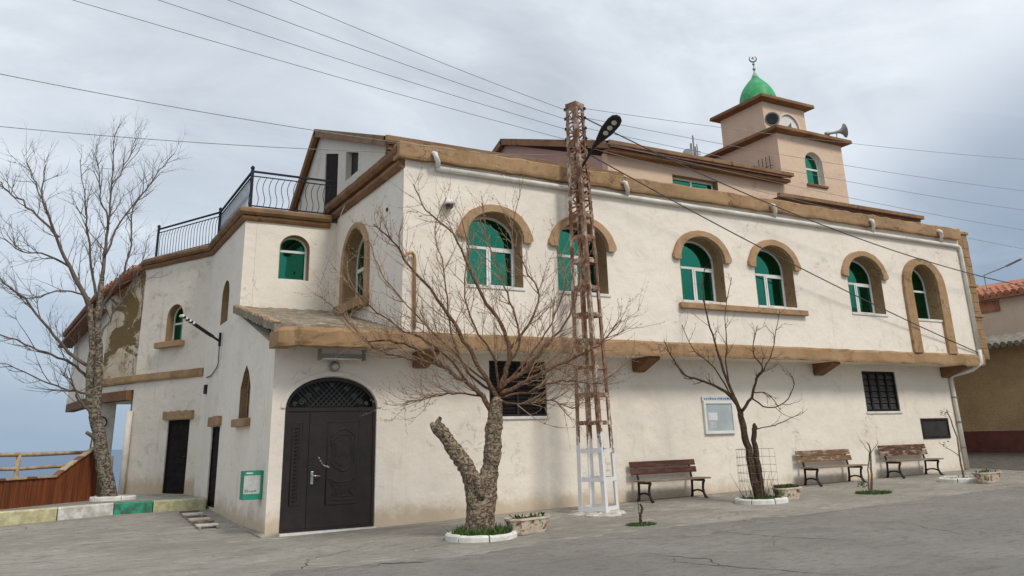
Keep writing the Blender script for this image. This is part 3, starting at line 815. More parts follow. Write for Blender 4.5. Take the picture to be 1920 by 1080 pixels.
# slatted shutters on the lower front: black roof-tile like grids
def shutter(u0, v0, u1, v1, nc, nr, style):
    bk = MB().plate(FL, rect(u0+.004, v0+.004, u1-.004, v1-.004), (), .12, .15).build('barred_window', 'dark_interior', MQ)
    MB().plate(FL, rect(u0+.006, v0+.006, u1-.006, v1-.006), [rect(u0+.05, v0+.05, u1-.05, v1-.05)], .03, .10).build('frame', 'black_iron', bk)
    if style == 'cols':
        for k in range(1, nc):
            x_ = u0+(u1-u0)*k/nc
            MB().plate(FL, rect(x_-.035, v0+.05, x_+.035, v1-.05), (), .05, .09).build('bar', 'black_iron', bk)
        for k in range(nc):
            for j in range(nr):
                a0 = u0+(u1-u0)*k/nc+.045; a1 = u0+(u1-u0)*(k+1)/nc-.045
                zc_ = v0+.05+(v1-v0-.1)*(j+.5)/nr; hh = (v1-v0-.1)/nr*.42
                m = MB()
                m.add([FL(a0, zc_-hh, .11), FL(a1, zc_-hh, .11), FL(a1, zc_+hh*.2, .085), FL(a0, zc_+hh*.2, .085), FL(a0, zc_-hh, .075), FL(a1, zc_-hh, .075), FL(a1, zc_+hh, .105), FL(a0, zc_+hh, .105)],
                      [(0, 1, 2, 3), (4, 7, 6, 5), (0, 4, 5, 1), (1, 5, 6, 2), (2, 6, 7, 3), (3, 7, 4, 0)])
                m.build('slat', 'sign_black', bk)
    else:
        for k in range(nr):
            z_ = v0+.06+(v1-v0-.12)*(k+.5)/nr
            m = MB(); m.obox(FL(u0+.05, z_-.03, .09), FL.U*(u1-u0-.1), Vector((0, -.025, .05)), Vector((0, .012, .006))); m.build('slat', 'black_iron', bk)
        x_ = (u0+u1)/2; MB().plate(FL, rect(x_-.03, v0+.05, x_+.03, v1-.05), (), .035, .06).build('bar', 'black_iron', bk)
    MB().plate(FL, rect(u0-.04, v0-.06, u1+.04, v0+.002), (), -.04, .1).build('sill', 'white_stone', bk, bevel=.008)
    return bk
shutter(8.62, 2.09, 10.10, 3.30, 2, 14, 'rows')
shutter(20.97, 2.10, 22.47, 3.25, 4, 6, 'cols')

# ---------------------------------------------------------------- doors
# main door: metal double leaf under an arched grille
DR = MB().plate(FL, arch(5.09, 1.84, .05, 2.30, .58), [rect(4.22, .09, 5.96, 2.24), [(4.23, 2.31), (5.95, 2.31)]+[(5.09+.86*math.cos(math.pi*i/18), 2.315+.51*math.sin(math.pi*i/18)) for i in range(19)]], .04, .12).build('main_door', 'door_metal', MQ)
SPL = 4.665
MB().plate(FL, rect(4.225, .095, SPL-.004, 2.235), (), .06, .10).build('leaf', 'door_metal', DR)
wl = MB().plate(FL, rect(SPL+.004, .095, 5.955, 2.235), (), .055, .10).build('leaf', 'door_metal', DR)
def emb(pts, r=.012, d=.055, name='panel_moulding', close=True):
    P = [FL(u, v, d) for u, v in pts]
    if close: P.append(P[0])
    return MB().tube(P, r, 6).build(name, 'door_metal', DR, smooth=True)
emb(rect(4.33, .52, 4.54, 2.02), .012, .06)
for k in range(20):   # rope moulding of the narrow leaf
    v = .58+k*.07
    MB().tube([FL(4.395, v, .06), FL(4.435, v+.03, .048), FL(4.475, v+.06, .06)], .014, 6).build('rope_twist', 'door_metal', DR, smooth=True)
emb(rect(5.03, .50, 5.68, 2.04), .014, .055)
def smoothloop(ctrl, k=5):
    out = []; n = len(ctrl)
    for i in range(n):
        p0, p1, p2, p3 = ctrl[i-1], ctrl[i], ctrl[(i+1) % n], ctrl[(i+2) % n]
        for q in range(k):
            t = q/k
            out.append(tuple(.5*((2*p1[a])+(-p0[a]+p2[a])*t+(2*p0[a]-5*p1[a]+4*p2[a]-p3[a])*t*t+(-p0[a]+3*p1[a]-3*p2[a]+p3[a])*t**3) for a in (0, 1)))
    return out
up_ = [(5.10, 1.72), (5.22, 1.84), (5.36, 1.90), (5.50, 1.84), (5.60, 1.72), (5.57, 1.50), (5.58, 1.28), (5.48, 1.16), (5.36, 1.10), (5.24, 1.16), (5.13, 1.25), (5.14, 1.5)]
emb(smoothloop(up_), .014); emb(smoothloop([(5.36+(u-5.36)*.76, 1.5+(v-1.5)*.76) for u, v in up_]), .011)
lo_ = [(5.08, .98), (5.2, .92), (5.35, .90), (5.5, .92), (5.62, .98), (5.56, .84), (5.52, .74), (5.60, .60), (5.36, .58), (5.12, .60), (5.19, .74), (5.15, .84)]
emb(smoothloop(lo_), .013); emb(smoothloop([(5.36+(u-5.36)*.72, .76+(v-.76)*.66) for u, v in lo_]), .011)
for k in range(7):  # cross hatching inside the two cartouches
    a = (k-3)*.075
    emb([(5.18+max(0, a), 1.36+max(0, -a)+.0), (5.50+min(0, a), 1.68+min(0, -a)-.02)], .006, .055, 'hatch_rib', False)
for k in range(4):
    a = (k-1.5)*.1
    emb([(5.26+a*.6, .66), (5.42+a*.6, .84)], .006, .055, 'hatch_rib', False)
# grille of the transom
m = MB(); ec, ea, eb, ez = 5.09, .855, .505, 2.32
def inside(u, v): return v > ez and ((u-ec)/ea)**2+((v-ez)/eb)**2 < 1
for sgn in (1, -1):
    for k in range(-14, 15):
        u0 = ec+k*.105; pts = []
        for q in range(61):
            v = ez+eb*q/60; u = u0+sgn*(v-ez)
            if inside(u, v): pts.append((u, v))
        if len(pts) > 3 and abs(pts[0][0]-ec) < .5: m.tube([FL(*pts[0], .08), FL(*pts[-1], .08)], .006, 4)
m.build('grille', 'grille_iron', DR)
m = MB()
for (u, v, r_, h) in [(4.5, 2.42, .07, 1), (4.62, 2.53, .06, 1), (5.68, 2.42, .07, -1), (5.56, 2.53, .06, -1), (4.78, 2.66, .05, 1), (5.4, 2.66, .05, -1), (4.36, 2.38, .045, 1), (5.82, 2.38, .045, -1), (5.09, 2.74, .045, 1)]:
    pts = [FL(u+h*r_*(1-t/26)*math.cos(t*.42), v+r_*(1-t/26)*math.sin(t*.42), .074) for t in range(24)]
    MB().tube(pts, .008, 5).build('scroll', 'grille_iron', DR)
MB().plate(FL, rect(4.1, 2.2, 6.08, 2.95), (), .22, .24).build('transom_back', 'dark_interior', DR)
MB().plate(FL, rect(4.1, -.3, 6.08, 2.2), (), .20, .21).build('door_back', 'dark_interior', DR)
# arch moulding over the door
n = 24; ou = [(5.09+1.02*math.cos(math.pi*i/n), 2.30+.70*math.sin(math.pi*i/n)) for i in range(n+1)]
inn = [(5.09-.932*math.cos(math.pi*i/n), 2.30+.602*math.sin(math.pi*i/n)) for i in range(n+1)]
MB().plate(FL, ou+inn, (), -.035, 0).build('arch_moulding', 'soffit', DR, bevel=.01)
m = MB(); m.plate(FL, rect(4.72, .88, 4.775, 1.12), (), .03, .056); hd = m.build('handle', 'chrome', DR, bevel=.006)
MB().tube([FL(4.748, 1.04, .05), FL(4.748, 1.04, -.005), FL(4.80, 1.035, -.012), FL(4.92, 1.03, -.008)], .013, 8).build('lever', 'chrome', hd, smooth=True)
for k in range(7):
    t = k/6; p = FL(4.87+.20*t, 1.36-.17*t-.05*math.sin(math.pi*t), .045)
    ang = 2*math.pi
    ring = [p+Vector((.016*math.cos(a*math.pi/4), -.004, .013*math.sin(a*math.pi/4)))+Vector((0, -.008*(k % 2), 0)) for a in range(9)]
    MB().tube(ring, .0055, 5).build('chain_link', 'chrome', DR, smooth=True)
MB().plate(FL, rect(4.13, -.3, 6.05, .045), (), -.05, .2).build('threshold', 'white_stone', DR, bevel=.01)
# doors of the side and oblique walls
def metal_door(F, u0, v0, u1, v1, name, lint, rows):
    d = MB().plate(F, rect(u0+.004, v0+.004, u1-.004, v1-.004), (), .07, .11).build(name, 'door_matte', MQ)
    for k in range(rows):
        z_ = v0+.1+(v1-v0-.2)*k/(rows-1)
        MB().plate(F, rect(u0+.05, z_-.025, u1-.05, z_+.025), (), .055, .072).build('rib', 'door_matte', d)
    um = (u0+u1)/2
    MB().plate(F, rect(u0+.006, v0+.006, u1-.006, v1-.006), [rect(u0+.045, v0+.045, u1-.045, v1-.045)], .03, .068).build('frame', 'door_matte', d)
    MB().tube([F(u0+.1, v0+.95, .06), F(u0+.1, v0+.97, .01), F(u0+.2, v0+.97, .005)], .012, 7).build('handle', 'black_iron', d)
    rj = random.Random(9); pts = []
    e = .16
    for k in range(13): pts.append((u0-e+(u1-u0+2*e)*k/12, v1+.24+rj.uniform(-.02, .02)))
    lo = [(u1+e, v1+.01), (u0-e, v1+.01)]
    MB().plate(F, lo+pts, (), -.09, 0).build('lintel', lint, d, bevel=.012)
    return d
metal_door(FO, .42, .40, 1.42, 2.36, 'black_door', 'ochre', 11)
metal_door(FS, 21.52, .22, 22.62, 2.09, 'black_door', 'ochre', 9)
MB().plate(FO, rect(.2, .0, 1.6, .39), (), -.35, .0).build('door_step', 'kerb_bare', MQ, bevel=.02)

# small black board and meter hole on the lower front
MB().plate(FL, rect(23.374, 1.354, 24.556, 1.816), (), .0, .05).build('hatch', 'sign_black', MQ)
MB().plate(FL, rect(23.31, 1.29, 24.62, 1.88), [rect(23.37, 1.35, 24.56, 1.82)], -.03, .0).build('hatch_frame', 'black_iron', MQ)

# ---------------------------------------------------------------- pipes on the facade
PY = UP-.075
MB().tube([(6.95, PY, 7.31), (12, PY, 7.285), (18, PY, 7.26), (25.40, PY, 7.22), (25.5, PY, 7.19), (25.53, PY, 7.1), (25.53, PY, 3.85)], .058, 10).build('drain_pipe', 'white_pipe', MQ, smooth=True)
MB().tube([(25.53, PY, 3.9), (25.53, PY, 3.5), (25.40, PY+.25, 3.3), (25.10, D-.07, 3.14), (25.06, D-.08, 3.0), (25.1, D-.08, .25)], .062, 10).build('drain_pipe', 'white_pipe', MQ, smooth=True)
for z_ in (1.0, 1.75, 2.5):
    MB().lathe([(.066, -.025), (.08, -.02), (.08, .02), (.066, .025)], (25.08, D-.08, z_), (0, 0, 1), 12).build('pipe_clamp', 'steel_grey', MQ)
for x_ in (8.6, 10.4, 13.8, 15.6, 19.0, 22.8):
    MB().lathe([(.05, -.02), (.07, -.018), (.07, .018), (.05, .02)], (x_, PY, 7.31-(x_-6.95)*.0048), (1, 0, 0), 12).build('pipe_clamp', 'white_pipe', MQ)
for x_ in (6.88, 12.0, 17.06, 21.15, 24.42):
    zt = 7.31-(x_-6.95)*.0048
    MB().tube([(x_-.05, UP-.02, 7.60), (x_-.05, UP-.20, 7.605), (x_-.04, UP-.255, 7.575), (x_-.02, UP-.26, 7.50), (x_+.05, UP-.20, 7.42), (x_+.10, PY-.01, zt+.03)], [.05, .05, .056, .056, .056, .056], 9).build('outlet_elbow', 'white_pipe', MQ, smooth=True)
# ochre conduit bent over beside the corner
MB().tube([(6.47, UP-.05, 3.8), (6.47, UP-.05, 5.22), (6.45, UP-.06, 5.33), (6.38, UP-.10, 5.38), (6.2, UP-.28, 5.30), (6.12, UP-.36, 5.22)], .036, 8).build('conduit', 'copper_pipe', MQ, smooth=True)
# thin spout holes on the upper side wall
MB().tube([(XS+.02, 16.55, 6.55), (XS-.02, 16.55, 6.55)], .05, 8).build('wall_vent', 'dark_interior', MQ)

# ---------------------------------------------------------------- terrace railing
rc = [Vector((OB1.x+.22, OB1.y-.06, 0)), Vector((X0+.10, YB-.02, 0)), Vector((X0+.10, YT+.10, 0)), Vector((XS-.05, YT+.10, 0))]
RZ = 7.26
m = MB()
for a, b in zip(rc[:-1], rc[1:]):
    m.bar(a+Vector((0, 0, RZ+1.0)), b+Vector((0, 0, RZ+1.0)), .05, .045)
    m.bar(a+Vector((0, 0, RZ+.88)), b+Vector((0, 0, RZ+.88)), .025, .025)
    m.bar(a+Vector((0, 0, RZ+.10)), b+Vector((0, 0, RZ+.10)), .03, .03)
RAIL = m.build('railing', 'rail_iron', MQ)
for i, p in enumerate(rc[:3]):
    q = MB().box((p.x-.035, p.y-.035, RZ-.05), (p.x+.035, p.y+.035, RZ+1.06))
    q.lathe([(.02, 0), (.05, .02), (.055, .05), (.035, .085), (.01, .10)], (p.x, p.y, RZ+1.05), (0, 0, 1), 10)
    q.build('post', 'rail_iron', RAIL)
bal = {}
for s_, (a, b) in enumerate(zip(rc[:-1], rc[1:])):
    L_ = (b-a).length; k = int(L_/.145); d = (b-a).normalized()
    src = None
    for i in range(1, k):
        p = a.lerp(b, i/k)
        if src is None:
            nn = Vector((d.y, -d.x, 0)); pts = []
            for t in range(9):
                h = .10+.66*t/8
                pts.append(d*(.028*math.sin(2*math.pi*t/8)) + nn*(.035*math.exp(-((h-.28)/.16)**2)) + Vector((0, 0, h)))
            pts += [d*(.02)+Vector((0, 0, .80)), d*.05+Vector((0, 0, .865)), d*.02+Vector((0, 0, .88))]
            src = MB().tube(pts, .009, 5).build('baluster', 'rail_iron', RAIL, smooth=True); o = src
        else: o = share(src, 'baluster', RAIL, (0, 0, 0))
        o.location = (p.x, p.y, RZ)

# ---------------------------------------------------------------- attic blocks and tower
def onplane(X): return lambda u, v, d=0.: Vector((X+d, u, v))
XG = 6.45
G1 = [(17.12, 7.0), (25.2, 7.0), (25.2, 8.95), (23.0, 10.52), (17.12, 8.30)]
def door_q(pix): return [tuple(onX(px, py, XG)[1:3]) for px, py in pix]
hd_ = [(21.07, 7.3), (22.30, 7.3), (22.34, 9.75), (21.10, 9.36)]
hw_ = [(19.36, 8.34), (20.39, 8.34), (20.39, 9.18), (19.36, 8.84)]
gw = MB().plate(onplane(XG), G1, [hd_, hw_], 0, .25).build('attic_gable', 'attic_plaster', MQ)
MB().plate(onplane(XG), hw_, (), .16, .18).build('attic_window', 'dark_interior', gw)
ad = MB().plate(onplane(XG), [(21.075, 7.3), (22.295, 7.3), (22.335, 9.74), (21.105, 9.35)], (), .03, .08).build('attic_door', 'door_matte', gw)
MB().box((XG, 17.12, 7.0), (13.0, 17.36, 8.30)).build('attic_wall', 'ochre_light', MQ)
def gable_roof(x0, x1, prof, th, mat, name):
    """roof slab following a ridge profile [(y,z)...], front eave to back eave"""
    lo = [(y_, z_-th) for y_, z_ in reversed(prof)]
    return MB().plate(lambda u, v, d=0.: Vector((d, u, v)), list(prof)+lo, (), x0, x1).build(name, mat, MQ)
RF1 = [(16.85, 8.40), (23.0, 10.72), (25.6, 8.80)]
gable_roof(XG-.16, 13.0, RF1, .17, 'tile_brown', 'attic_roof')
# trim boards: verge on the gable and front eave beam
def verge(x, prof, th, dep, mat):
    for (a, b) in zip(prof[:-1], prof[1:]):
        d = Vector((0, b[0]-a[0], b[1]-a[1]))
        m = MB(); nn = Vector((0, -d.z, d.y)).normalized()
        m.obox(Vector((x, a[0], a[1]))-nn*th+nn*.012, d, nn*th, Vector((dep, 0, 0))); m.build('verge_board', mat, MQ, bevel=.01)
verge(XG-.20, [RF1[0], RF1[1]], .24, .12, 'eave_brown'); verge(XG-.20, [RF1[1], RF1[2]], .24, .12, 'brown_trim')
MB().box((XG-.2, 16.80, 8.29), (13.05, 16.98, 8.43)).build('eave_beam', 'eave_brown', MQ, bevel=.015)
MB().box((XG-.1, 16.92, 8.12), (13.02, 17.10, 8.235)).build('eave_beam', 'brown_trim', MQ, bevel=.01)
# second block
XB, XT0, XT1, YW = 13.05, 19.95, 23.03, 17.5
G2 = [(YW+.26, 7.0), (26.5, 7.0), (26.5, 10.2), (23.3, 11.38), (YW+.26, 9.2)]
MB().plate(onplane(XB), G2, (), 0, .25).build('attic_gable', 'pink_plaster', MQ)
FW2 = frame((0, YW, 0)); wz0, wz1 = 8.1, 8.90
MB().plate(FW2, rect(XB, 7.0, XT0-.003, 9.25), [rect(15.36, wz0, 17.12, wz1)], 0, .25).build('attic_wall', 'tower_plaster', MQ)
aw = MB().plate(FW2, rect(15.37, wz0+.01, 17.11, wz1-.01), [rect(15.43, wz0+.07, 16.20, wz1-.07), rect(16.27, wz0+.07, 17.05, wz1-.07)], .2, .25).build('attic_window', 'white_pvc', MQ)
MB().plate(FW2, rect(15.43, wz0+.07, 16.20, wz1-.07), (), .22, .23).build('pane', 'green_glass', aw)
MB().plate(FW2, rect(16.27, wz0+.07, 17.05, wz1-.07), (), .22, .23).build('pane', 'green_glass', aw)
m = MB()
for (a, b) in (((15.363, wz0), (15.363, wz1)), ((17.117, wz0), (17.117, wz1))):
    m.plate(FW2, rect(a[0]-.003, wz0+.003, a[0]+.003, wz1-.003), (), -.004, .198)
m.plate(FW2, rect(15.368, wz1-.009, 17.112, wz1-.003), (), -.004, .198); m.build('reveal', 'reveal', aw)
RF2 = [(YW-.38, 9.42), (23.3, 11.56), (26.8, 10.2)]
gable_roof(XB-.16, XT0-.02, RF2, .16, 'tile_brown', 'attic_roof')
verge(XB-.20, RF2, .22, .12, 'eave_brown')
MB().box((XB-.2, YW-.42, 9.33), (20.04, YW-.25, 9.45)).build('eave_beam', 'eave_brown', MQ, bevel=.012)
MB().box((XB-.15, YW-.30, 9.16), (19.98, YW-.03, 9.262)).build('eave_beam', 'brown_trim', MQ, bevel=.01)
# low roof right of the tower foot
MB().box((18.45, 16.42, 8.20), (25.1, 17.4, 8.30)).build('lean_to_roof', 'tile_brown', MQ)
MB().box((18.40, 16.30, 8.28), (25.15, 16.42, 8.40)).build('eave_beam', 'eave_brown', MQ, bevel=.012)
MB().box((18.6, 16.7, 7.2), (24.9, 16.95, 8.19)).build('lean_to_wall', 'tower_plaster', MQ)
# right end: raw brick pilaster returning behind the facade
pl = MB().box((XE+.004, UP+.34, 3.66), (26.72, 17.2, 7.92)); PIL = pl.build('pilaster', 'brick_brown', MQ, bevel=.02)
for z_ in (5.02, 6.02, 7.80):
    MB().box((XE+.02, UP+.29, z_), (26.77, UP+.50, z_+.09)).build('string_course', 'ochre', PIL, bevel=.012)
rj = random.Random(14)
for k in range(13):
    for j in range(3):
        u0 = XE+.03+j*.40-(.14 if k % 2 and j else 0); z_ = 3.7+k*.30
        MB().box((u0, UP+.318+rj.uniform(0, .012), z_+.012), (min(u0+(.24 if k % 2 and j == 0 else .38), 26.70), UP+.345, z_+.30)).build('block', 'brick_brown', PIL, bevel=.01)

# tower
TWZ = 10.95
FTW = frame((0, YW, 0))
TW = MB().plate(FTW, rect(XT0, 7.2, XT1, TWZ), [arch(21.54, .86, 9.36, 10.12, .40, 14)], 0, .25).build('tower_wall', 'tower_plaster', MQ)
MB().box((XT0, YW+.254, 7.2), (XT0+.25, 20.7, TWZ)).build('tower_wall', 'tower_plaster', MQ)
MB().box((XT1-.25, YW+.254, 7.2), (XT1, 20.7, TWZ)).build('tower_wall', 'tower_plaster', MQ)
MB().box((XT0+.254, 20.45, 7.2), (XT1-.254, 20.7, TWZ)).build('tower_wall', 'tower_plaster', MQ)
fr = arched_window(FTW, 21.54, .86, 9.36, 10.12, .40, rec=.20, mould=False, mull=False, sill=None, revmat='soffit')
MB().plate(FTW, rect(21.06, 9.28, 22.04, 9.355), (), -.07, .1).build('sill', 'brown_trim', fr, bevel=.01)
def slab(x0, y0, x1, y1, z0, z1, name):
    cx_, cy_ = (x0+x1)/2, (y0+y1)/2
    m = MB(); k = .82
    m.add([(x0+.18, y0+.18, z0), (x1-.18, y0+.18, z0), (x1-.18, y1-.18, z0), (x0+.18, y1-.18, z0)] +
          [(x0, y0, z0+.05), (x1, y0, z0+.05), (x1, y1, z0+.05), (x0, y1, z0+.05)] +
          [(x0+.02, y0+.02, z1), (x1-.02, y0+.02, z1), (x1-.02, y1-.02, z1), (x0+.02, y1-.02, z1)],
          [(0, 3, 2, 1), (8, 9, 10, 11)] + [(i, (i+1) % 4, (i+1) % 4+4, i+4) for i in range(4)] + [(i+4, (i+1) % 4+4, (i+1) % 4+8, i+8) for i in range(4)])
    return m.build(name, 'brown_trim', MQ, bevel=.012)
slab(XT0-.26, YW-.28, XT1+.28, 20.95, TWZ, TWZ+.17, 'tower_slab')
# upper stage: shell with arched openings front and back
U0, U1, V0, V1, UZ0, UZ1 = 20.12, 22.14, 18.1, 20.1, TWZ+.172, 12.32
FUA = frame((0, V0, 0)); FUB = frame((0, V1-.2, 0))
ar = arch(21.32, .95, UZ0+.02, 11.58, .46, 16)
MB().plate(FUA, rect(U0, UZ0, U1, UZ1), [ar], 0, .2).build('belfry_wall', 'tower_plaster', MQ)
MB().plate(FUB, rect(U0, UZ0, U1, UZ1), [ [(u+.38, v) for u, v in arch(21.10, .7, UZ0+.02, 11.75, .34, 16)] ], 0, .2).build('belfry_wall', 'tower_plaster', MQ)
MB().box((U0, V0+.204, UZ0), (U0+.2, V1-.204, UZ1)).build('belfry_wall', 'tower_plaster', MQ)
MB().box((U1-.2, V0+.204, UZ0), (U1, V1-.204, UZ1)).build('belfry_wall', 'tower_plaster', MQ)
slab(U0-.25, V0-.27, U1+.27, V1+.3, UZ1, UZ1+.17, 'belfry_slab')
MB().plate(FUA, arch(21.32, .945, UZ0+.025, 11.58, .455, 16), (), .06, .09).build('infill_panel', 'white_pvc', MQ)
m = MB().plate(FUA, arch(21.32, 1.03, UZ0+.02, 11.58, .50, 16), [arch(21.32, .953, UZ0+.05, 11.58, .463, 16)], -.012, 0); m.build('opening_rim', 'white_pvc', MQ)
# dome with finial
dc = Vector((21.1, 19.15, UZ1+.18))
prof = [(.50, -.02), (.53, .02), (.56, .10), (.61, .20), (.645, .33), (.64, .46), (.60, .62), (.53, .79), (.43, .95), (.32, 1.09), (.22, 1.20), (.15, 1.28)]
DM = MB().lathe(prof, dc, (0, 0, 1), 28).build('dome', 'dome_green', MQ, smooth=True)
MB().lathe([(.152, 1.27), (.11, 1.37), (.07, 1.46), (.04, 1.52), (.035, 1.56)], dc, (0, 0, 1), 20).build('dome_tip', 'dome_pale', DM, smooth=True)
MB().lathe([(.02, 1.55), (.02, 1.60), (.055, 1.63), (.055, 1.68), (.02, 1.71), (.016, 1.80), (.045, 1.83), (.045, 1.87), (.015, 1.90), (.013, 1.96)], dc, (0, 0, 1), 12).build('finial', 'steel_grey', DM, smooth=True)
m = MB(); pts = []; rad = []
cdir = Vector((.82, -.57, 0))
for t in range(21):
    a = R(128)+R(284)*t/20; pts.append(dc+Vector((0, 0, 2.07))+cdir*(.125*math.cos(a))+Vector((0, 0, .125*math.sin(a)))); rad.append(.007+.024*math.sin(math.pi*t/20))
m.tube(pts, rad, 8); m.build('crescent', 'kerb_green', DM, smooth=True)
st = []
for i in range(10):
    a = math.pi/2+i*math.pi/5; r_ = .075 if i % 2 == 0 else .03
    st.append((r_*math.cos(a), r_*math.sin(a)))
fs_ = lambda u, v, d=0.: dc+Vector((0, 0, 2.09))+cdir*u+Vector((0, 0, v))+Vector((.57, .82, 0))*d
MB().plate(fs_, st, (), -.008, .008).build('star', 'tile_red', DM)
# service ladder rungs by the tower corner
for k in range(4):
    MB().tube([(XT0-.08, YW+.35+k*.16, 9.75), (XT0-.08, YW+.35+k*.16, 10.25)], .012, 5).build('ladder_bar', 'black_iron', MQ)
MB().tube([(XT0-.08, YW+.25, 9.9), (XT0-.08, YW+.95, 9.9)], .012, 5).build('ladder_bar', 'black_iron', MQ)

# ---------------------------------------------------------------- annex over the drop (cantilever with tiled roof)
ew = MB().plate(FE, [(0, 3.5), (EL, 3.5), (EL, 6.35), (0, 6.98)], (), .02, .28); ew.build('annex_wall', 'peeled', MQ)
MB().plate(FE2, [(0.01, 3.5), (EL2, 3.5), (EL2, 5.9), (0.01, 6.35)], (), .02, .28).build('annex_wall', 'plaster_left', MQ)
q = [OB1, P1, P2, Vector((9, 37, 0)), Vector((9, 29.7, 0)), Vector((3, 28, 0))]
MB().plate(lambda u, v, d=0.: Vector((u, v, d)), [(p.x, p.y) for p in q], (), 3.30, 3.49).build('annex_floor', 'soffit', MQ)
MB().bar((OB1.x-.05, OB1.y+.1, 3.15), (P1.x+.1, P1.y, 3.15), .3, .28).build('annex_beam', 'bracket', MQ)
MB().bar((P1.x+.15, P1.y, 3.15), (P2.x+.15, P2.y, 3.15), .3, .28).build('annex_beam', 'bracket', MQ)
cp_ = Vector((1.86, 29.8, 0))
MB().box((cp_.x-.28, cp_.y-.25, -4), (cp_.x+.28, cp_.y+.25, 3.02)).build('column', 'soffit', MQ, bevel=.02)
# tiled roof: rows of barrel tiles on a slope rising inward
rp = [OB1+Vector((0, 0, 7.0)), P1+Vector((0, 0, 6.38)), P2+Vector((-.1, 0, 5.95))]
def tile_run(a, b, nrow, up_in, mat, par, lift=.0):
    d = (b-a); k = int(d.length/.24); src = None; inn = up_in.normalized()
    for i in range(k):
        for j in range(nrow):
            p = a.lerp(b, (i+.5)/k)+inn*(.36*j)
            if src is None:
                aa = -inn*.24; bb = inn*.24
                src = MB().tube([aa+Vector((0, 0, .02)), bb+Vector((0, 0, .0))], [.105, .085], 8).build('roof_tile', mat, par); o = src
            else: o = share(src, 'roof_tile', mat and par, (0, 0, 0))
            o.location = p+Vector((0, 0, .03+.012*j))
    return src
inw = -FE.N*-1
MB().plate(lambda u, v, d=0.: Vector((u, v, 0))+Vector((0, 0, 7.05-.16*max(0, (v-27.5))*.9+.18*(u-1.5)+d)), [(OB1.x-.15, OB1.y), (P1.x-.2, P1.y), (P1.x+3, P1.y+1), (OB1.x+2.5, OB1.y+1.5)], (), -.08, .0).build('annex_roof', 'tile_brown', MQ)
a = OB1+Vector((-.12, .05, 7.02)); b = P1+Vector((-.18, 0, 6.44)); c_ = P2+Vector((-.2, 0, 5.95))
tile_run(a, b, 4, Vector((.9, .25, .22)), 'tile_red', MQ); tile_run(b, c_, 3, Vector((.9, .1, .24)), 'tile_brown', MQ)
MB().bar(P1+Vector((-.3, .1, 5.95)), P2+Vector((-.3, 0, 5.5)), .5, .10).build('annex_eave', 'tile_brown', MQ)
# white downpipe at the corner of the oblique wall
wp = MB().tube([(OB1.x-.06, OB1.y-.10, .25), (OB1.x-.06, OB1.y-.10, 2.68)], .09, 10).build('corner_pipe', 'white_pipe', MQ, smooth=True)
# ---------------------------------------------------------------- left terrace: kerb, wall, rail
# painted kerb along the left edge of the forecourt
# sidewalk behind the kerb
def kerby(x): return 22.15-.42*max(0, 1.8-x)
swk = MB()
nxk = 24; nyk = 12
for j in range(nyk+1):
    for i in range(nxk+1):
        x_ = -20+(X0-.02+20)*(i/nxk)**.6; y_ = kerby(x_)+.2+(27.35-kerby(x_)-.2)*j/nyk
        swk.v.append((x_, y_, .375))
for j in range(nyk):
    for i in range(nxk):
        a = j*(nxk+1)+i; swk.f.append((a, a+1, a+nxk+2, a+nxk+1))
tag(swk.build('sidewalk', 'concrete', None, smooth=True, fix=False), 'raised concrete sidewalk behind the painted kerb', 'sidewalk', kind='structure')
KB = empty('painted_kerb', (1, 22, .17)); tag(KB, 'kerb painted in yellow, white and green blocks at the left forecourt', 'kerb')
cols = ['kerb_yellow', 'kerb_yellow', 'kerb_white', 'kerb_green', 'kerb_yellow']
cuts = [(-6.2, -3.0), (-2.98, .62), (.64, 1.78), (1.80, 2.62), (2.64, 3.82)]
for (a, b), cm in zip(cuts, cols):
    nseg = max(2, int((b-a)/.2)); m = MB(); vs = []
    rj = random.Random(int(a*77)+500)
    for i in range(nseg+1):
        x_ = a+(b-a)*i/nseg; y_ = kerby(x_)
        if x_ > 3.0: y_ += (x_-3.0)*.0
        j = rj.uniform(-.015, .015)
        vs += [(x_, y_+j, -.1), (x_, y_+.02+j, .40+rj.uniform(-.012, .008)), (x_, y_+.07, .425), (x_, y_+.28, .425), (x_, y_+.30, -.1)]
    fs = []
    for i in range(nseg):
        for k in range(4): A = i*5+k; fs.append((A, A+5, A+6, A+1))
    fs += [(0, 1, 2, 3, 4), tuple(nseg*5+k for k in (4, 3, 2, 1, 0))]
    m.add(vs, fs); m.build('kerb_stone', cm, KB)

# red boarded terrace wall whose cap ramps up to the building
RW = empty('terrace_wall', (.5, 24.2, .37)); tag(RW, 'low dark red boarded wall with a cap ramping up beside the bare tree', 'wall')
ra, rb = onZ(0, 955, .38), onZ(176, 938, .37)
RANG = math.atan2(rb.y-ra.y, rb.x-ra.x); FR = frame((ra.x, ra.y, 0), RANG); RLEN = math.hypot(rb.x-ra.x, rb.y-ra.y)
def onF(F, px, py, dep=0.):
    d = ray(px, py); o = F.O+F.N*dep; P = CAM + d*((o-CAM).dot(F.N)/d.dot(F.N)); q = P-o
    return q.dot(F.U), P.z
t1 = onF(FR, 105, 895); t2 = onF(FR, 180, 841); bx0 = RLEN+.03
def rwtop(u):
    if u < t1[0]: return t1[1]
    return t1[1] + (t2[1]-t1[1])*min(1, (u-t1[0])/(t2[0]-t1[0]))**.9
x_ = bx0; rj = random.Random(21)
while x_ > -9:
    a = x_-.155; dj = rj.uniform(-.008, .008)
    MB().plate(FR, [(a+.005, .2), (x_-.005, .2), (x_-.005, rwtop(x_)), (a+.005, rwtop(a))], (), dj, .09).build('board', 'red_boards', RW); x_ = a
MB().plate(FR, rect(-9, .2, bx0, t1[1]-.02), (), .03, .08).build('backing', 'red_boards', RW)
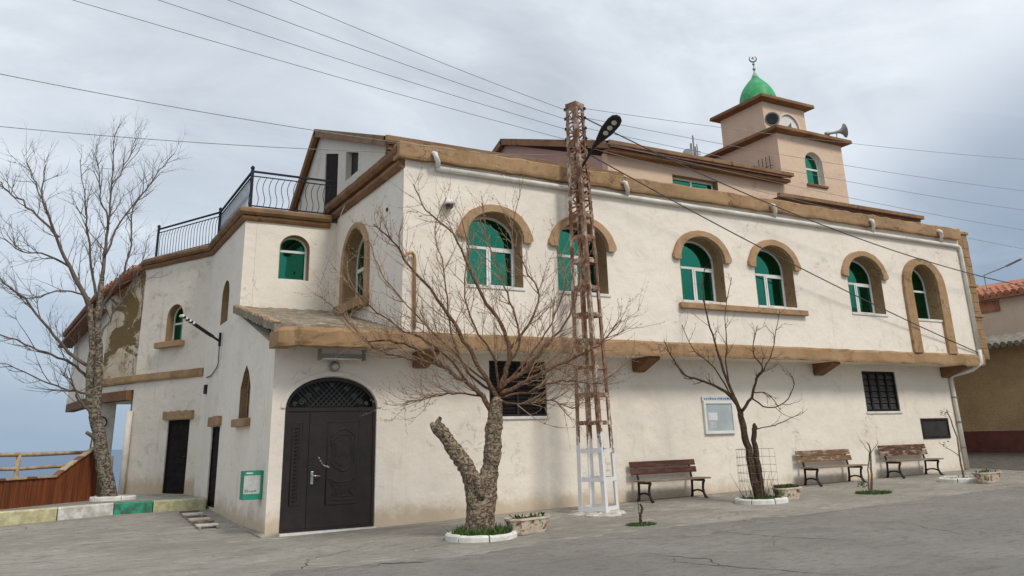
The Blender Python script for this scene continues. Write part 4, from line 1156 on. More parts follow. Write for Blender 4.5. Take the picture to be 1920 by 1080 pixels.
xsx = frange(bx0, t1[0], 7) + frange(t1[0], -9, 36)[1:]
for i in range(len(xsx)-1):
    a, b = xsx[i], xsx[i+1]; h = .045+rj.uniform(-.008, .008)
    MB().plate(FR, [(b+.004, rwtop(b)+.002), (a-.004, rwtop(a)+.002), (a-.004, rwtop(a)+h), (b+.004, rwtop(b)+h)], (), -.05, .15).build('cap_stone', 'log_wood' if i % 3 else 'tile_brown', RW, bevel=.012)
# log rail behind the wall
LR = empty('log_rail', (-1, 24.6, .37)); tag(LR, 'rustic peeled log railing behind the red wall, above the sea', 'railing')
DL = .75
rj = random.Random(31)
def logp(p0, p1, r_):
    pts = []
    for i in range(15):
        t = i/14; pts.append(FR(p0[0]+(p1[0]-p0[0])*t, p0[1]+(p1[1]-p0[1])*t+rj.uniform(-.016, .016), DL+rj.uniform(-.02, .02)))
    return MB().tube(pts, [r_*rj.uniform(.85, 1.15) for _ in pts], 8)
def ext(a, b, u): return (u, a[1]+(b[1]-a[1])*(u-a[0])/(b[0]-a[0]))
A_, B_ = onF(FR, 0, 853, DL), onF(FR, 165, 849, DL); logp(ext(A_, B_, -9), B_, .05).build('rail', 'log_wood', LR, smooth=True)
A_, B_ = onF(FR, 0, 880, DL), onF(FR, 140, 874, DL); logp(ext(A_, B_, -9), B_, .042).build('rail', 'log_wood', LR, smooth=True)
u_, z1 = onF(FR, 35, 853, DL)
for k in range(5):
    MB().tube([FR(u_-1.9*k, .0, DL), FR(u_-1.9*k+.01, z1, DL)], .055, 8).build('post', 'log_wood', LR, smooth=True)
# rough stone pier behind the tree foot
SP = MB()
rj = random.Random(3); pts = []
sx, sy = rb.x+.16, rb.y+.35
SP.tube([(sx, sy, .1), (sx-.02, sy, .55), (sx, sy, 1.0), (sx+.02, sy, 1.45)], [.27, .25, .24, .20], 9)
tag(SP.build('stone_pier', 'stone_pier', None), 'stubby rough stone pier at the end of the red wall, behind the tree foot', 'pier')
# coil of hose hung on the annex column
hc = MB(); cc = Vector((cp_.x-.12, cp_.y-.30, 2.42)); pts = [cc+Vector((.17*math.cos(t*.42), -.015*(t % 15)/15, .17*math.sin(t*.42))) for t in range(46)]
hc.tube(pts, .022, 6); hc.tube([cc+Vector((-.16, -.02, 0)), cc+Vector((-.2, -.02, -.6)), cc+Vector((-.24, -.02, -1.3))], .022, 6)
tag(hc.build('hose_coil', 'old_wire', None, smooth=True), 'black coiled hose hanging on the concrete column', 'hose')
# drain grate lying by the plinth
GR = empty('drain_grate', (3.1, 20.2, .1)); tag(GR, 'broken slatted drain grate lying beside the side wall plinth', 'grate')
ga, gb = gp(352, 962), gp(392, 993)
gd = (gb-ga); gn = Vector((-gd.y, gd.x, 0)).normalized()*-.0
for sgn in (-.17, .17):
    sd = Vector((gd.y, -gd.x, 0)).normalized()*sgn
    A_, B_ = ga+sd, gb+sd
    MB().bar((A_.x, A_.y, g(A_.x, A_.y)+.025), (B_.x, B_.y, g(B_.x, B_.y)+.025), .04, .04).build('side_bar', 'kerb_bare', GR)
for k in range(6):
    c_ = ga.lerp(gb, (k+.5)/6); sd = Vector((gd.y, -gd.x, 0)).normalized()*.21
    z_ = g(c_.x, c_.y)+.06
    MB().bar((c_.x-sd.x, c_.y-sd.y, z_), (c_.x+sd.x, c_.y+sd.y, z_), .22 if k % 2 else .12, .03).build('slat', 'kerb_white' if k % 2 else 'bench_tan', GR)

# ---------------------------------------------------------------- neighbour house on the right
NB = empty('neighbour_house', (30, 16, .6)); tag(NB, 'ochre roughcast house with dark red dado and clay tile roof beside the mosque', 'house')
XN = 29.2
MB().box((XN, 2, -.5), (XN+.3, 40, 1.44)).build('dado', 'dado_red', NB)
MB().box((XN+.04, 2, 1.444), (XN+.34, 40, 4.35)).build('wall', 'rough_ochre_wall', NB)
MB().obox((XN-.55, 2, 4.20), (0, 38, 0), (1.7, 0, .45), (0, 0, .07)).build('roof', 'tile_brown', NB)
src = None
for k in range(70):
    y_ = 11+.24*k
    if src is None: src = MB().tube([(-.1, 0, -.026), (.75, 0, .2), (1.55, 0, .412)], [.105, .1, .095], 8).build('roof_tile', 'tile_grey', NB); o = src
    else: o = share(src, 'roof_tile', NB, (0, 0, 0))
    o.location = (XN-.5, y_, 4.29)
# higher volume set back, with red tiles
XH = 31.0
MB().box((XH, 2, 4.5), (XH+.3, 40, 6.15)).build('upper_wall', 'neighbour_plaster', NB)
MB().obox((XH-.3, 4, 6.15), (0, 34, 0), (3.2, 0, 1.0), (0, 0, .08)).build('roof', 'tile_red', NB)
src = None
for k in range(58):
    y_ = 12+.26*k
    for j in range(4):
        if src is None: src = MB().tube([(0, 0, 0), (.46, 0, .12)], [.12, .10], 8).build('roof_tile', 'tile_red', NB); o = src
        else: o = share(src, 'roof_tile', NB, (0, 0, 0))
        o.location = (XH-.34+j*.40, y_, 6.29+j*.122)
MB().box((XH+3, 4, 4.5), (XH+3.3, 38, 7.2)).build('rear_wall', 'attic_plaster', NB)
MB().box((XH-.06, 17.75, 5.72), (XH, 18.75, 6.10)).build('brick_patch', 'tile_red', NB)
# dark cobbled slope between the two buildings
cb = sheet('cobbled_lane', frange(25.7, 29.19, 14), frange(13.5, 30, 40), 'cobble', .012)
tag(cb, 'dark cobbled lane rising between the mosque and the ochre house', 'lane', kind='structure')
# lamp arm on the neighbour roof
an = onX(1845, 517, XH-.1); 
m = MB().tube([an+Vector((0, 0, -.75)), an+Vector((0, 0, .02)), an+Vector((0, -.5, .12)), an+Vector((0, -1.0, .22))], .02, 7)
m.bar(an+Vector((0, -.9, .20)), an+Vector((0, -1.5, .36)), .10, .045)
tag(m.build('roof_lamp', 'steel_grey', None), 'thin grey lamp arm above the red tiles of the neighbour house', 'lamp')
# ---------------------------------------------------------------- lattice pole
simple('footing_white', (.62, .60, .55), (.36, .33, .28), 7, .9, bump=.8, bscale=22)
pc = Vector((10.42, 15.02, 0)); pz = g(pc.x, pc.y)
PT = None
d_ = ray(1077, 196); tt = math.hypot(pc.x, pc.y)/math.hypot(d_.x, d_.y); ptop = CAM+d_*tt; PH = ptop.z
LP = empty('lattice_pole', (pc.x, pc.y, pz)); tag(LP, 'tall rusty lattice steel power pole with whitewashed foot', 'power pole')
vdir = Vector((.57, .82, 0)); ldir = Vector((.82, -.57, 0))
def pcorner(k, t):
    """corner k at height fraction t"""
    h = .45*(1-t)+.215*t; a = R(19)*(1-t)+R(6)*t
    ang = [math.pi+a, 3*math.pi/2+a, a, math.pi/2+a][k]      # left, near, right, back (in ldir/vdir plane)
    c_ = pc.lerp(Vector((ptop.x, ptop.y, 0)), t)
    return c_ + ldir*(h*math.cos(ang)) + vdir*(h*math.sin(ang)) + Vector((0, 0, pz-.1+(PH-pz+.1)*t))
for k in range(4):
    a, b = pcorner(k, 0), pcorner(k, 1); cen = pc
    e1 = (pcorner((k+1) % 4, .5)-pcorner(k, .5)); e1.z = 0; e1.normalize()
    e2 = (pcorner((k-1) % 4, .5)-pcorner(k, .5)); e2.z = 0; e2.normalize()
    m = MB(); th, wd = .012, .09
    m.obox(a, b-a, e1*wd, e2*th); m.obox(a+e2*th, b-a, e2*(wd-th), e1*th)
    m.build('leg', 'rusty_steel', LP)
hts = [.30, .86, 1.42, 1.98, 2.55, 3.12, 3.68, 4.25, 4.85, 5.45, 6.0, 6.5]
for z_ in hts:
    t = (z_-pz)/(PH-pz)
    for k in range(4):
        a, b = pcorner(k, t), pcorner((k+1) % 4, t)
        MB().bar(a, b, .010, .085).build('batten', 'rusty_steel', LP)
zl = 6.5; n_ = 16
for k in range(4):
    for j in range(n_):
        za, zb = zl+(PH-zl)*j/n_, zl+(PH-zl)*(j+1)/n_
        ta, tb = (za-pz)/(PH-pz), (zb-pz)/(PH-pz)
        A_, B_ = (pcorner(k, ta), pcorner((k+1) % 4, tb)) if j % 2 == 0 else (pcorner((k+1) % 4, ta), pcorner(k, tb))
        MB().bar(A_, B_, .010, .042).build('lacing', 'rusty_steel', LP)
for k in range(4):
    a, b = pcorner(k, .995), pcorner((k+1) % 4, .995)
    MB().bar(a, b, .02, .10).build('cap_frame', 'rusty_steel', LP)
fm = MB(); rj = random.Random(2); nn_ = 40; ring_ = [(1.0, -.05), (1.0, .006), (.8, .04), (.5, .06), (.12, .065)]
for f_, z2 in ring_:
    for k in range(nn_):
        a = 2*math.pi*k/nn_; rr2 = .60*(1+.13*math.sin(3*a+1)+.10*math.sin(7*a))*f_*rj.uniform(.94, 1.06)
        fm.v.append((pc.x+rr2*math.cos(a), pc.y+rr2*math.sin(a), pz+z2+rj.uniform(-.012, .016)*(z2 > .01)))
for i in range(4):
    for k in range(nn_): fm.f.append((i*nn_+k, i*nn_+(k+1) % nn_, (i+1)*nn_+(k+1) % nn_, (i+1)*nn_+k))
fm.f.append(tuple(4*nn_+k for k in range(nn_)))
fm.build('footing', 'footing_white', LP)
src = None
INS = []
for j, (off, z_) in enumerate([(-.02, -.12), (-.02, -.36), (-.02, -.62), (-.02, -.88), (-.02, -1.10)]):
    for sgn in (-1, 1):
        p = Vector((ptop.x, ptop.y, PH+z_)) + ldir*(.24*sgn)
        INS.append(p)
        q = Vector((ptop.x, ptop.y, PH+z_)) + ldir*(.14*sgn)
        m = MB(); m.tube([q, p], .014, 5); m.lathe([(.014, -.035), (.03, -.03), (.02, -.01), (.03, .01), (.02, .03), (.012, .04)], p, (0, 0, 1), 8)
        m.build('insulator', 'black_iron', LP)
# street light on the pole
d1 = ray(1128, 262); arm0 = Vector((ptop.x, ptop.y, 0))
base_t = (8.0-pz)/(PH-pz)
def at_depth(px, py, hd):
    d = ray(px, py); return CAM+d*(hd/math.hypot(d.x, d.y))
hp = math.hypot(pc.x, pc.y)
SLm = empty('street_lamp', (pc.x, pc.y, 7.4)); tag(SLm, 'black paddle shaped street lamp with three lenses on the lattice pole', 'street lamp')
A0 = at_depth(1088, 318, hp-.1); A1 = at_depth(1112, 278, hp-.35); A2 = at_depth(1122, 262, hp-.5); A3 = at_depth(1158, 222, hp-1.0)
MB().tube([A0, A0.lerp(A1, .5), A1, A2], .030, 8).build('arm', 'black_iron', SLm, smooth=True)
ax = (A3-A1); Lh = ax.length; ax.normalize(); sd = ax.cross(Vector((0, 0, 1))).normalized(); nu = sd.cross(ax)
# tilt the head so that its lensed face looks down at the road and camera
tocam = (CAM-A3).normalized(); nf = (nu*-1+tocam*1.3); nf -= ax*nf.dot(ax); nf.normalize(); sd = ax.cross(nf)
fh = lambda u, v, d=0.: A1 + ax*u + sd*v + nf*(-d)
ol = [(0, -.035), (.15, -.05), (.32, -.10), (.55, -.155), (Lh*.85, -.165), (Lh*.98, -.13), (Lh+.05, -.05), (Lh+.05, .05), (Lh*.98, .13), (Lh*.85, .165), (.55, .155), (.32, .10), (.15, .05), (0, .035)]
HD = MB().plate(fh, ol, (), 0, .07).build('lamp_head', 'black_iron', SLm, bevel=.02)
for k in range(3):
    u = Lh*(.52+.17*k)
    MB().lathe([(.062, 0), (.062, .012), (.045, .02)], fh(u, 0, .0), nf, 14).build('lens', 'lens', SLm)

# ---------------------------------------------------------------- overhead wires
def wire(a, b, sag, r_, mat, label, group, n=22):
    pts = [Vector(a).lerp(Vector(b), i/n)-Vector((0, 0, sag*4*(i/n)*(1-i/n))) for i in range(n+1)]
    o = MB().tube(pts, r_, 5).build('overhead_wire', mat, None, smooth=True)
    tag(o, label, 'wire', group); return o
gl = 'wires running from the pole over the forecourt'
for k, (px, py) in enumerate([(545, 0), (430, 0), (300, 0), (140, 0)]):
    e = onZ(px, py, PH+.15-.24*k); s_ = INS[2*k]
    e2 = s_+(e-s_)*1.5
    wire(s_, e2+Vector((0, 0, .12)), .10, .0062, 'alu_wire', ['topmost', 'second highest', 'third highest', 'fourth and lowest'][k]+' of the bare wires climbing from the lattice pole over the forecourt', gl)
for k, (px, py) in enumerate([(0, 130), (0, 230)]):
    s_ = INS[8]+Vector((0, 0, -.35-.18*(1-k)*0-.12*k+.3*k)); e = onZ(px, py, s_.z-.1-.35*k*0)
    e2 = s_+(e-s_)*1.25
    wire(s_, e2+Vector((0, 0, .1)), .25, .0075, 'alu_wire', ['upper', 'lower'][k]+' of two sagging wires crossing in front of the attic gable', 'lower wires crossing the terrace')
gr_ = 'wires running from the pole along the street'
for k, py in enumerate([283, 342, 378, 415, 450]):
    e = onY(1920, py, 15.4); s_ = INS[2*k+1]
    wire(s_, s_+(e-s_)*1.6, .35, .0065, 'alu_wire', ['topmost', 'second', 'middle', 'fourth', 'lowest'][k]+' of five thin wires running along the street past the tower', gr_)
c0 = at_depth(1100, 262, hp); c1 = Vector((25.66, UP-.03, 3.78))
wire(at_depth(1102, 288, hp), c1, .18, .016, 'old_wire', 'black service cable sagging from the pole across the windows to the band', None)
wire(at_depth(1098, 222, hp), onY(1920, 532, 15.2)+Vector((.9, 0, -.13)), .55, .016, 'old_wire', 'thick black cable from pole top crossing the parapet to the neighbour', None)
# thin rope hanging from the attic over the terrace
MBr = MB().tube([onX(664, 345, XG-.02), onX(640, 400, XS-.25), onX(622, 470, XS-.25), onX(600, 540, XS-.5)+Vector((0, 0, .1))], .009, 5)
tag(MBr.build('hanging_cord', 'paper', None, smooth=True), 'pale cord hanging from the attic window down the side wall', 'cord')

# ---------------------------------------------------------------- benches
def bench(wb, ws):
    root = empty('bench', (0, 0, 0))
    L_ = 1.72
    for x_ in (.16, L_-.16):
        m = MB()
        def bar2(pts, w_=.045, t_=.05):
            for a, b in zip(pts[:-1], pts[1:]):
                m.bar((x_, a[0], a[1]), (x_, b[0], b[1]), t_, w_, (1, 0, 0))
        # y: 0 front .. .52 back
        m.tube([(x_, .50, .0), (x_, .46, .04), (x_, .44, .2), (x_, .43, .40), (x_, .47, .62), (x_, .52, .86)], [.032, .034, .026, .028, .024, .02], 7)
        m.tube([(x_, -.06, .0), (x_, -.01, .035), (x_, .04, .12), (x_, .06, .22), (x_, .04, .33), (x_, .0, .40)], [.036, .034, .028, .026, .028, .032], 7)
        m.tube([(x_, .0, .405), (x_, .2, .40), (x_, .44, .40)], .028, 7)
        m.tube([(x_, .44, .13), (x_, .34, .165), (x_, .24, .175), (x_, .14, .165), (x_, .05, .13)], .022, 6)
        m.build('end_frame', 'black_iron', root, smooth=True)
    for y_, z_ in ((.0, .447), (.115, .447), (.23, .445), (.345, .443)):
        MB().box((0, y_-.05, z_-.018), (L_, y_+.05, z_+.018)).build('seat_slat', ws, root, bevel=.006)
    for z_, y_ in ((.64, .45), (.80, .485)):
        o = MB(); o.obox((0, y_-.014, z_-.065), (L_, 0, 0), (0, .028, -.005), (0, .028, .13)); o.build('back_slat', wb, root, bevel=.006)
    return root
def put_bench(wb, ws, pl, label):
    b = bench(wb, ws)
    x_, y_, rz, sc = pl
    b.location = (x_, y_, g(x_+.8, y_+.2)); b.rotation_euler = (0, 0, rz); b.scale = (sc, 1, 1)
    tag(b, label, 'bench', 'benches along the lower wall')
b1l, b1r = gp(1218, 943), gp(1337, 934)
put_bench('bench_red', 'bench_seat', (12.22, 15.78, R(0), 1.15), 'dark red slatted bench with iron legs between the lattice pole and the notice board')
put_bench('bench_tan', 'bench_seat', (17.72, 15.78, R(0), 1.22), 'tan bench with peeling paint and iron legs beside the twin stemmed tree')
put_bench('bench_peeled', 'bench_seat', (21.05, 15.78, R(0), 1.22), 'brown and white peeling bench with iron legs under the small black hatch')

# ---------------------------------------------------------------- notice board, bin, small fixtures
NBD = empty('notice_board', (15.2, D, 1.6)); tag(NBD, 'glazed white notice board with a blue printed header on the lower wall', 'notice board')
MB().plate(FL, rect(14.72, 1.60, 15.74, 2.41), [rect(14.79, 1.67, 15.67, 2.34)], -.07, .0).build('frame', 'white_pvc', NBD, bevel=.008)
MB().plate(FL, rect(14.79, 1.67, 15.67, 2.34), (), -.045, -.035).build('glass', 'glass_board', NBD)
MB().plate(FL, rect(14.70, 2.415, 15.76, 2.52), (), -.05, .0).build('header', 'paper', NBD)
rj = random.Random(4); m = MB(); u = 14.76
while u < 15.66:
    w_ = rj.uniform(.03, .07); m.plate(FL, rect(u, 2.44, u+w_, 2.44+rj.uniform(.035, .06)), (), -.054, -.05); u += w_+.022
m.build('header_print', 'blue_print', NBD)
MB().plate(FL, rect(14.86, 1.93, 15.16, 2.12), (), -.050, -.046).build('notice', 'paper', NBD)
MB().plate(FL, rect(14.86, 1.74, 15.10, 1.90), (), -.050, -.046).build('notice', 'bin_panel', NBD)

BIN = empty('waste_bin', (X0-.2, 17.6, .55)); tag(BIN, 'small green and white waste bin hung on the side wall', 'bin')
# the bin hangs out from the wall, its printed face towards the street
BY = 16.74; bxa = onY(457, 905, BY).x; bxb = X0-.0; bz0, bz1 = onY(475, 937, BY).z, onY(475, 883, BY).z
FBN = frame((0, BY, 0)); hh_ = bz1-bz0
m = MB(); m.plate(FBN, rect(bxa, bz0, bxb, bz0+hh_*.20), (), 0, .02); m.plate(FBN, rect(bxa, bz1-hh_*.15, bxb, bz1), (), 0, .02); m.plate(FBN, rect(bxb-.05, bz0+hh_*.20, bxb, bz1-hh_*.15), (), 0, .02)
m.box((bxa, BY+.021, bz0), (bxa+.02, BY+.30, bz1)); m.box((bxb-.02, BY+.021, bz0), (bxb, BY+.30, bz1)); m.box((bxa+.02, BY+.28, bz0), (bxb-.02, BY+.30, bz1)); m.box((bxa+.02, BY+.021, bz0), (bxb-.02, BY+.28, bz0+.02))
m.build('shell', 'green_bin', BIN)
MB().plate(FBN, rect(bxa+.004, bz0+hh_*.20+.002, bxb-.052, bz1-hh_*.15-.002), (), .003, .02).build('front_panel', 'bin_panel', BIN)
m = MB(); rj = random.Random(8); u = bxa+.03
while u < bxb-.13:
    w_ = rj.uniform(.02, .05); m.plate(FBN, rect(u, bz0+hh_*.27, u+w_, bz0+hh_*.27+rj.uniform(.015, .05)), (), .0, .003); u += w_+.012
m.build('panel_print', 'steel_grey', BIN)
MB().plate(FBN, rect(bxa+.04, bz1-hh_*.10, bxa+.16, bz1-hh_*.05), (), -.003, 0).build('rim_print', 'paper', BIN)

# dome camera on the facade
CC = empty('security_camera', (7.19, UP-.1, 6.53)); tag(CC, 'white dome security camera under the roof pipe by the corner', 'security camera')
MB().lathe([(.05, .0), (.13, .0), (.14, .03), (.12, .09), (.06, .12)], (7.22, UP-.13, 6.50), (0, 0, 1), 18).build('housing', 'white_pvc', CC, smooth=True)
MB().lathe([(.10, 0), (.095, -.05), (.06, -.09), (.01, -.105)], (7.22, UP-.13, 6.50), (0, 0, 1), 16).build('lens_dome', 'sign_black', CC, smooth=True)
MB().box((7.17, UP-.12, 6.56), (7.27, UP+.0, 6.64)).build('bracket', 'white_pvc', CC)
# fluorescent fitting and bulkhead lamp over the main door
TL = empty('tube_light', (5.1, D-.3, 3.3)); tag(TL, 'grey fluorescent tube fitting under the porch rim above the main door', 'lamp')
MB().box((4.72, D-.34, 3.26), (5.62, D-.22, 3.32)).build('tray', 'grey_plastic', TL, bevel=.008)
MB().tube([(4.75, D-.28, 3.235), (5.58, D-.28, 3.235)], .018, 8).build('tube', 'white_pvc', TL, smooth=True)
MB().box((4.69, D-.36, 3.20), (4.725, D-.20, 3.42)).build('end_bracket', 'grey_plastic', TL)
MB().box((5.6, D-.36, 3.20), (5.635, D-.20, 3.42)).build('end_bracket', 'grey_plastic', TL)
BL = empty('bulkhead_lamp', (5.09, D-.1, 3.05)); tag(BL, 'small round wall lamp on the plaster right above the door arch', 'lamp')
MB().lathe([(.10, 0), (.11, .04), (.07, .06)], (5.09, D-.0, 3.10), (0, -1, 0), 14).build('base', 'grey_plastic', BL)
MB().lathe([(.055, .05), (.07, .09), (.06, .14), (.02, .17)], (5.09, D, 3.10), (0, -1, 0), 14).build('globe', 'lens', BL, smooth=True)
# lamp on a bracket at the left corner
WLp = empty('wall_lamp', (X0-.1, 23.2, 4.4)); tag(WLp, 'slim black and white lamp arm jutting from the side wall below the narrow window', 'lamp')
b0 = onX(412, 640, X0-.06)
MB().tube([b0+Vector((0, 0, -.12)), b0+Vector((0, 0, .22))], .035, 7).build('bracket', 'black_iron', WLp)
e1_ = b0+Vector((-.50, -.25, .26)); 
MB().tube([b0, b0.lerp(e1_, .45)], .030, 7).build('arm', 'black_iron', WLp)
m = MB(); s0 = b0.lerp(e1_, .40); s1 = b0+(e1_-b0)*2.1
m.bar(s0, s1, .13, .05); m.build('lamp_head', 'black_iron', WLp, bevel=.015)
m = MB()
for k in range(4):
    p = s0.lerp(s1, .62+.11*k); m.bar(p, p+(s1-s0)*.05, .132, .054)
m.build('lens', 'white_pvc', WLp)
MB().tube([b0+Vector((0, 0, -.1)), b0+Vector((.02, .1, -.55)), onX(406, 690, X0-.03), onX(396, 704, X0-.03), onX(387, 708, X0-.03)], .014, 5).build('cable', 'old_wire', WLp)
# small junction box on the side wall
tag(MB().box((X0-.07, 23.75, 2.98), (X0+.0, 23.95, 3.22)).build('junction_box', 'black_iron', None, bevel=.01), 'little dark box on the side wall beside the corner band', 'box')

# horn loudspeakers
def horn(loc, d, s_, label, foot):
    h = empty('horn_loudspeaker', loc); tag(h, label, 'loudspeaker', 'horn loudspeakers on the tower')
    d = Vector(d).normalized(); loc = Vector(loc); sc_ = lambda P: [(r_*s_, q*s_) for r_, q in P]
    MB().lathe(sc_([(.03, -.30), (.05, -.28), (.05, -.1), (.055, 0), (.07, .12), (.11, .24), (.19, .33), (.27, .37), (.285, .36), (.26, .345), (.16, .28), (.08, .16), (.03, .02)]), loc, d, 20).build('horn', 'grey_horn', h, smooth=True)
    MB().lathe(sc_([(.02, .10), (.12, .27), (.24, .347), (.0, .33)]), loc, d, 18).build('mouth', 'sign_black', h)
    MB().lathe(sc_([(.075, -.42), (.085, -.40), (.085, -.27), (.06, -.25)]), loc, d, 14).build('driver', 'steel_grey', h, smooth=True)
    MB().tube([loc+d*.02, loc+d*.02+Vector((0, 0, -.12)), foot], .018, 6).build('bracket', 'steel_grey', h)
    h.scale = (1, 1, 1); return h
simple('grey_horn', (.36, .36, .34), (.26, .26, .25), 4, .5, bump=0)
simple('white_horn', (.64, .65, .64), (.52, .53, .52), 4, .5, bump=0)
sz = TWZ+.17
hp1 = at_depth(1446, 222, math.hypot(20.1, 17.5)); h_ = horn(hp1, (-.62, -.66, -.42), .85, 'dark mouthed horn loudspeaker facing the street on the tower corner', Vector((20.05, 17.6, sz)))
hp2 = Vector((20.55, 17.68, sz+.14)); h_ = horn(hp2, (.70, -.70, .0), .62, 'white horn loudspeaker lying before the belfry arch', Vector((20.62, 17.75, sz)))
hp3 = onY(1567, 248, 17.75); h_ = horn(hp3, (.82, -.52, .15), .9, 'grey horn loudspeaker on the far corner of the tower slab', Vector((hp3.x, 17.75, sz)))
# antennas behind the second roof
AN = empty('antenna_cluster', (19.0, 20.5, 11)); tag(AN, 'cluster of slim mobile antennas behind the brown roof left of the tower', 'antenna')
b0 = onY(1302, 290, 20.5); 
for k, (dx, h0, h1, r_) in enumerate([(0, -1.2, .72, .028), (-.12, -.2, .40, .04), (.16, -.2, .42, .02), (.05, -.25, .30, .05)]):
    MB().tube([b0+Vector((dx, 0, h0)), b0+Vector((dx, 0, h1))], r_, 7).build('mast' if k == 0 else 'antenna', 'steel_grey', AN)
MB().lathe([(.02, 0), (.13, .03), (.17, .06)], b0+Vector((-.30, 0, .0)), (-.6, -.6, .3), 14).build('dish', 'steel_grey', AN)
for k in range(3): MB().tube([b0+Vector((-.3, 0, -.05+.1*k)), b0+Vector((.3, 0, -.05+.1*k))], .014, 5).build('crossbar', 'steel_grey', AN)

# ---------------------------------------------------------------- tree rings, planters
def blades(m, c, rx, ry, n, h, rnd, lean=.5):
    for _ in range(n):
        a = rnd.uniform(0, 2*math.pi); r_ = math.sqrt(rnd.random())
        x_, y_ = c[0]+rx*r_*math.cos(a), c[1]+ry*r_*math.sin(a); z_ = c[2]
        hh = h*rnd.uniform(.4, 1.2); w_ = .007*rnd.uniform(.7, 1.6); t = rnd.uniform(0, math.pi)
        dx, dy = w_*math.cos(t), w_*math.sin(t); lx, ly = rnd.gauss(0, lean*hh), rnd.gauss(0, lean*hh)
        o = len(m.v)
        m.v += [(x_-dx, y_-dy, z_), (x_+dx, y_+dy, z_), (x_+lx*.5+dx*.7, y_+ly*.5+dy*.7, z_+hh*.65), (x_+lx*.5-dx*.7, y_+ly*.5-dy*.7, z_+hh*.65), (x_+lx, y_+ly, z_+hh)]
        m.f += [(o, o+1, o+2, o+3), (o+3, o+2, o+4)]
def tree_ring(cx_, cy_, rx, ry, label, ns=7, grass=600, gh=.11, par_label=None):
    z_ = g(cx_, cy_); o = empty('tree_ring', (cx_, cy_, z_)); tag(o, label, 'tree ring', 'whitewashed tree rings')
    rnd = random.Random(int(cx_*31))
    for k in range(ns):
        a0, a1 = 2*math.pi*k/ns+.02, 2*math.pi*(k+1)/ns-.02; m = MB(); vs = []; q = 7; fs = []
        hh = .10+rnd.uniform(-.012, .012)
        for i in range(q+1):
            a = a0+(a1-a0)*i/q
            for (f_, z2) in ((1.0, -.05), (1.0, hh*.7), (.96, hh), (.86, hh), (.83, -.05)):
                vs.append((cx_+rx*f_*math.cos(a), cy_+ry*f_*math.sin(a), z_+z2+rnd.uniform(-.006, .006)))
        for i in range(q):
            for j in range(5): fs.append((i*5+j, i*5+(j+1) % 5, (i+1)*5+(j+1) % 5, (i+1)*5+j))
        fs += [(0, 4, 3, 2, 1), tuple(q*5+j for j in range(5))]
        m.add(vs, fs); m.build('ring_stone', 'white_stone', o, bevel=.008)
    m = MB(); n = 24
    m.add([(cx_, cy_, z_+.07)]+[(cx_+rx*.85*math.cos(2*math.pi*i/n), cy_+ry*.85*math.sin(2*math.pi*i/n), z_+.03) for i in range(n)], [(0, 1+i, 1+(i+1) % n) for i in range(n)])
    m.build('soil', 'soil', o)
    if grass:
        m = MB(); blades(m, (cx_, cy_, z_+.03), rx*.8, ry*.8, grass, gh, rnd); tag(m.build('grass', 'grass', o, fix=False), kind='stuff')
    return o
T1 = gp(903, 1008); T2 = gp(1428, 942); T3 = onZ(203, 938, .375); T4 = gp(1636, 925); T5 = gp(1806, 902)
rcx = gp(896, 1012); 
tree_ring(T1.x-.03, T1.y-.05, .62, .58, 'whitewashed stone ring with grass around the thick forked tree', 7, 1500, .16)
tree_ring(T2.x+.02, T2.y+.02, .60, .55, 'whitewashed stone ring around the twin stemmed tree between the benches', 7, 500, .12)
tree_ring(T5.x+.1, T5.y+.05, .70, .55, 'whitewashed stone ring at the far end by the drain pipe', 7, 120, .08)
o = tree_ring(T3.x+.1, T3.y-.05, .55, .35, 'pale ring around the foot of the tall bare tree by the red wall', 5, 0)
o.location.z = .375
def grass_patch(p, rx, ry, n, h, label):
    z_ = g(p.x, p.y); m = MB(); blades(m, (p.x, p.y, z_), rx, ry, n, h, random.Random(int(p.x*10)), .8)
    tag(m.build('grass_patch', 'grass', None, fix=False), label, 'grass', kind='stuff')
grass_patch(gp(1202, 984), .30, .22, 900, .035, 'small patch of short grass around a cut sapling')
grass_patch(gp(1638, 925), .45, .36, 1000, .06, 'patch of grass around the slender sapling before the benches')

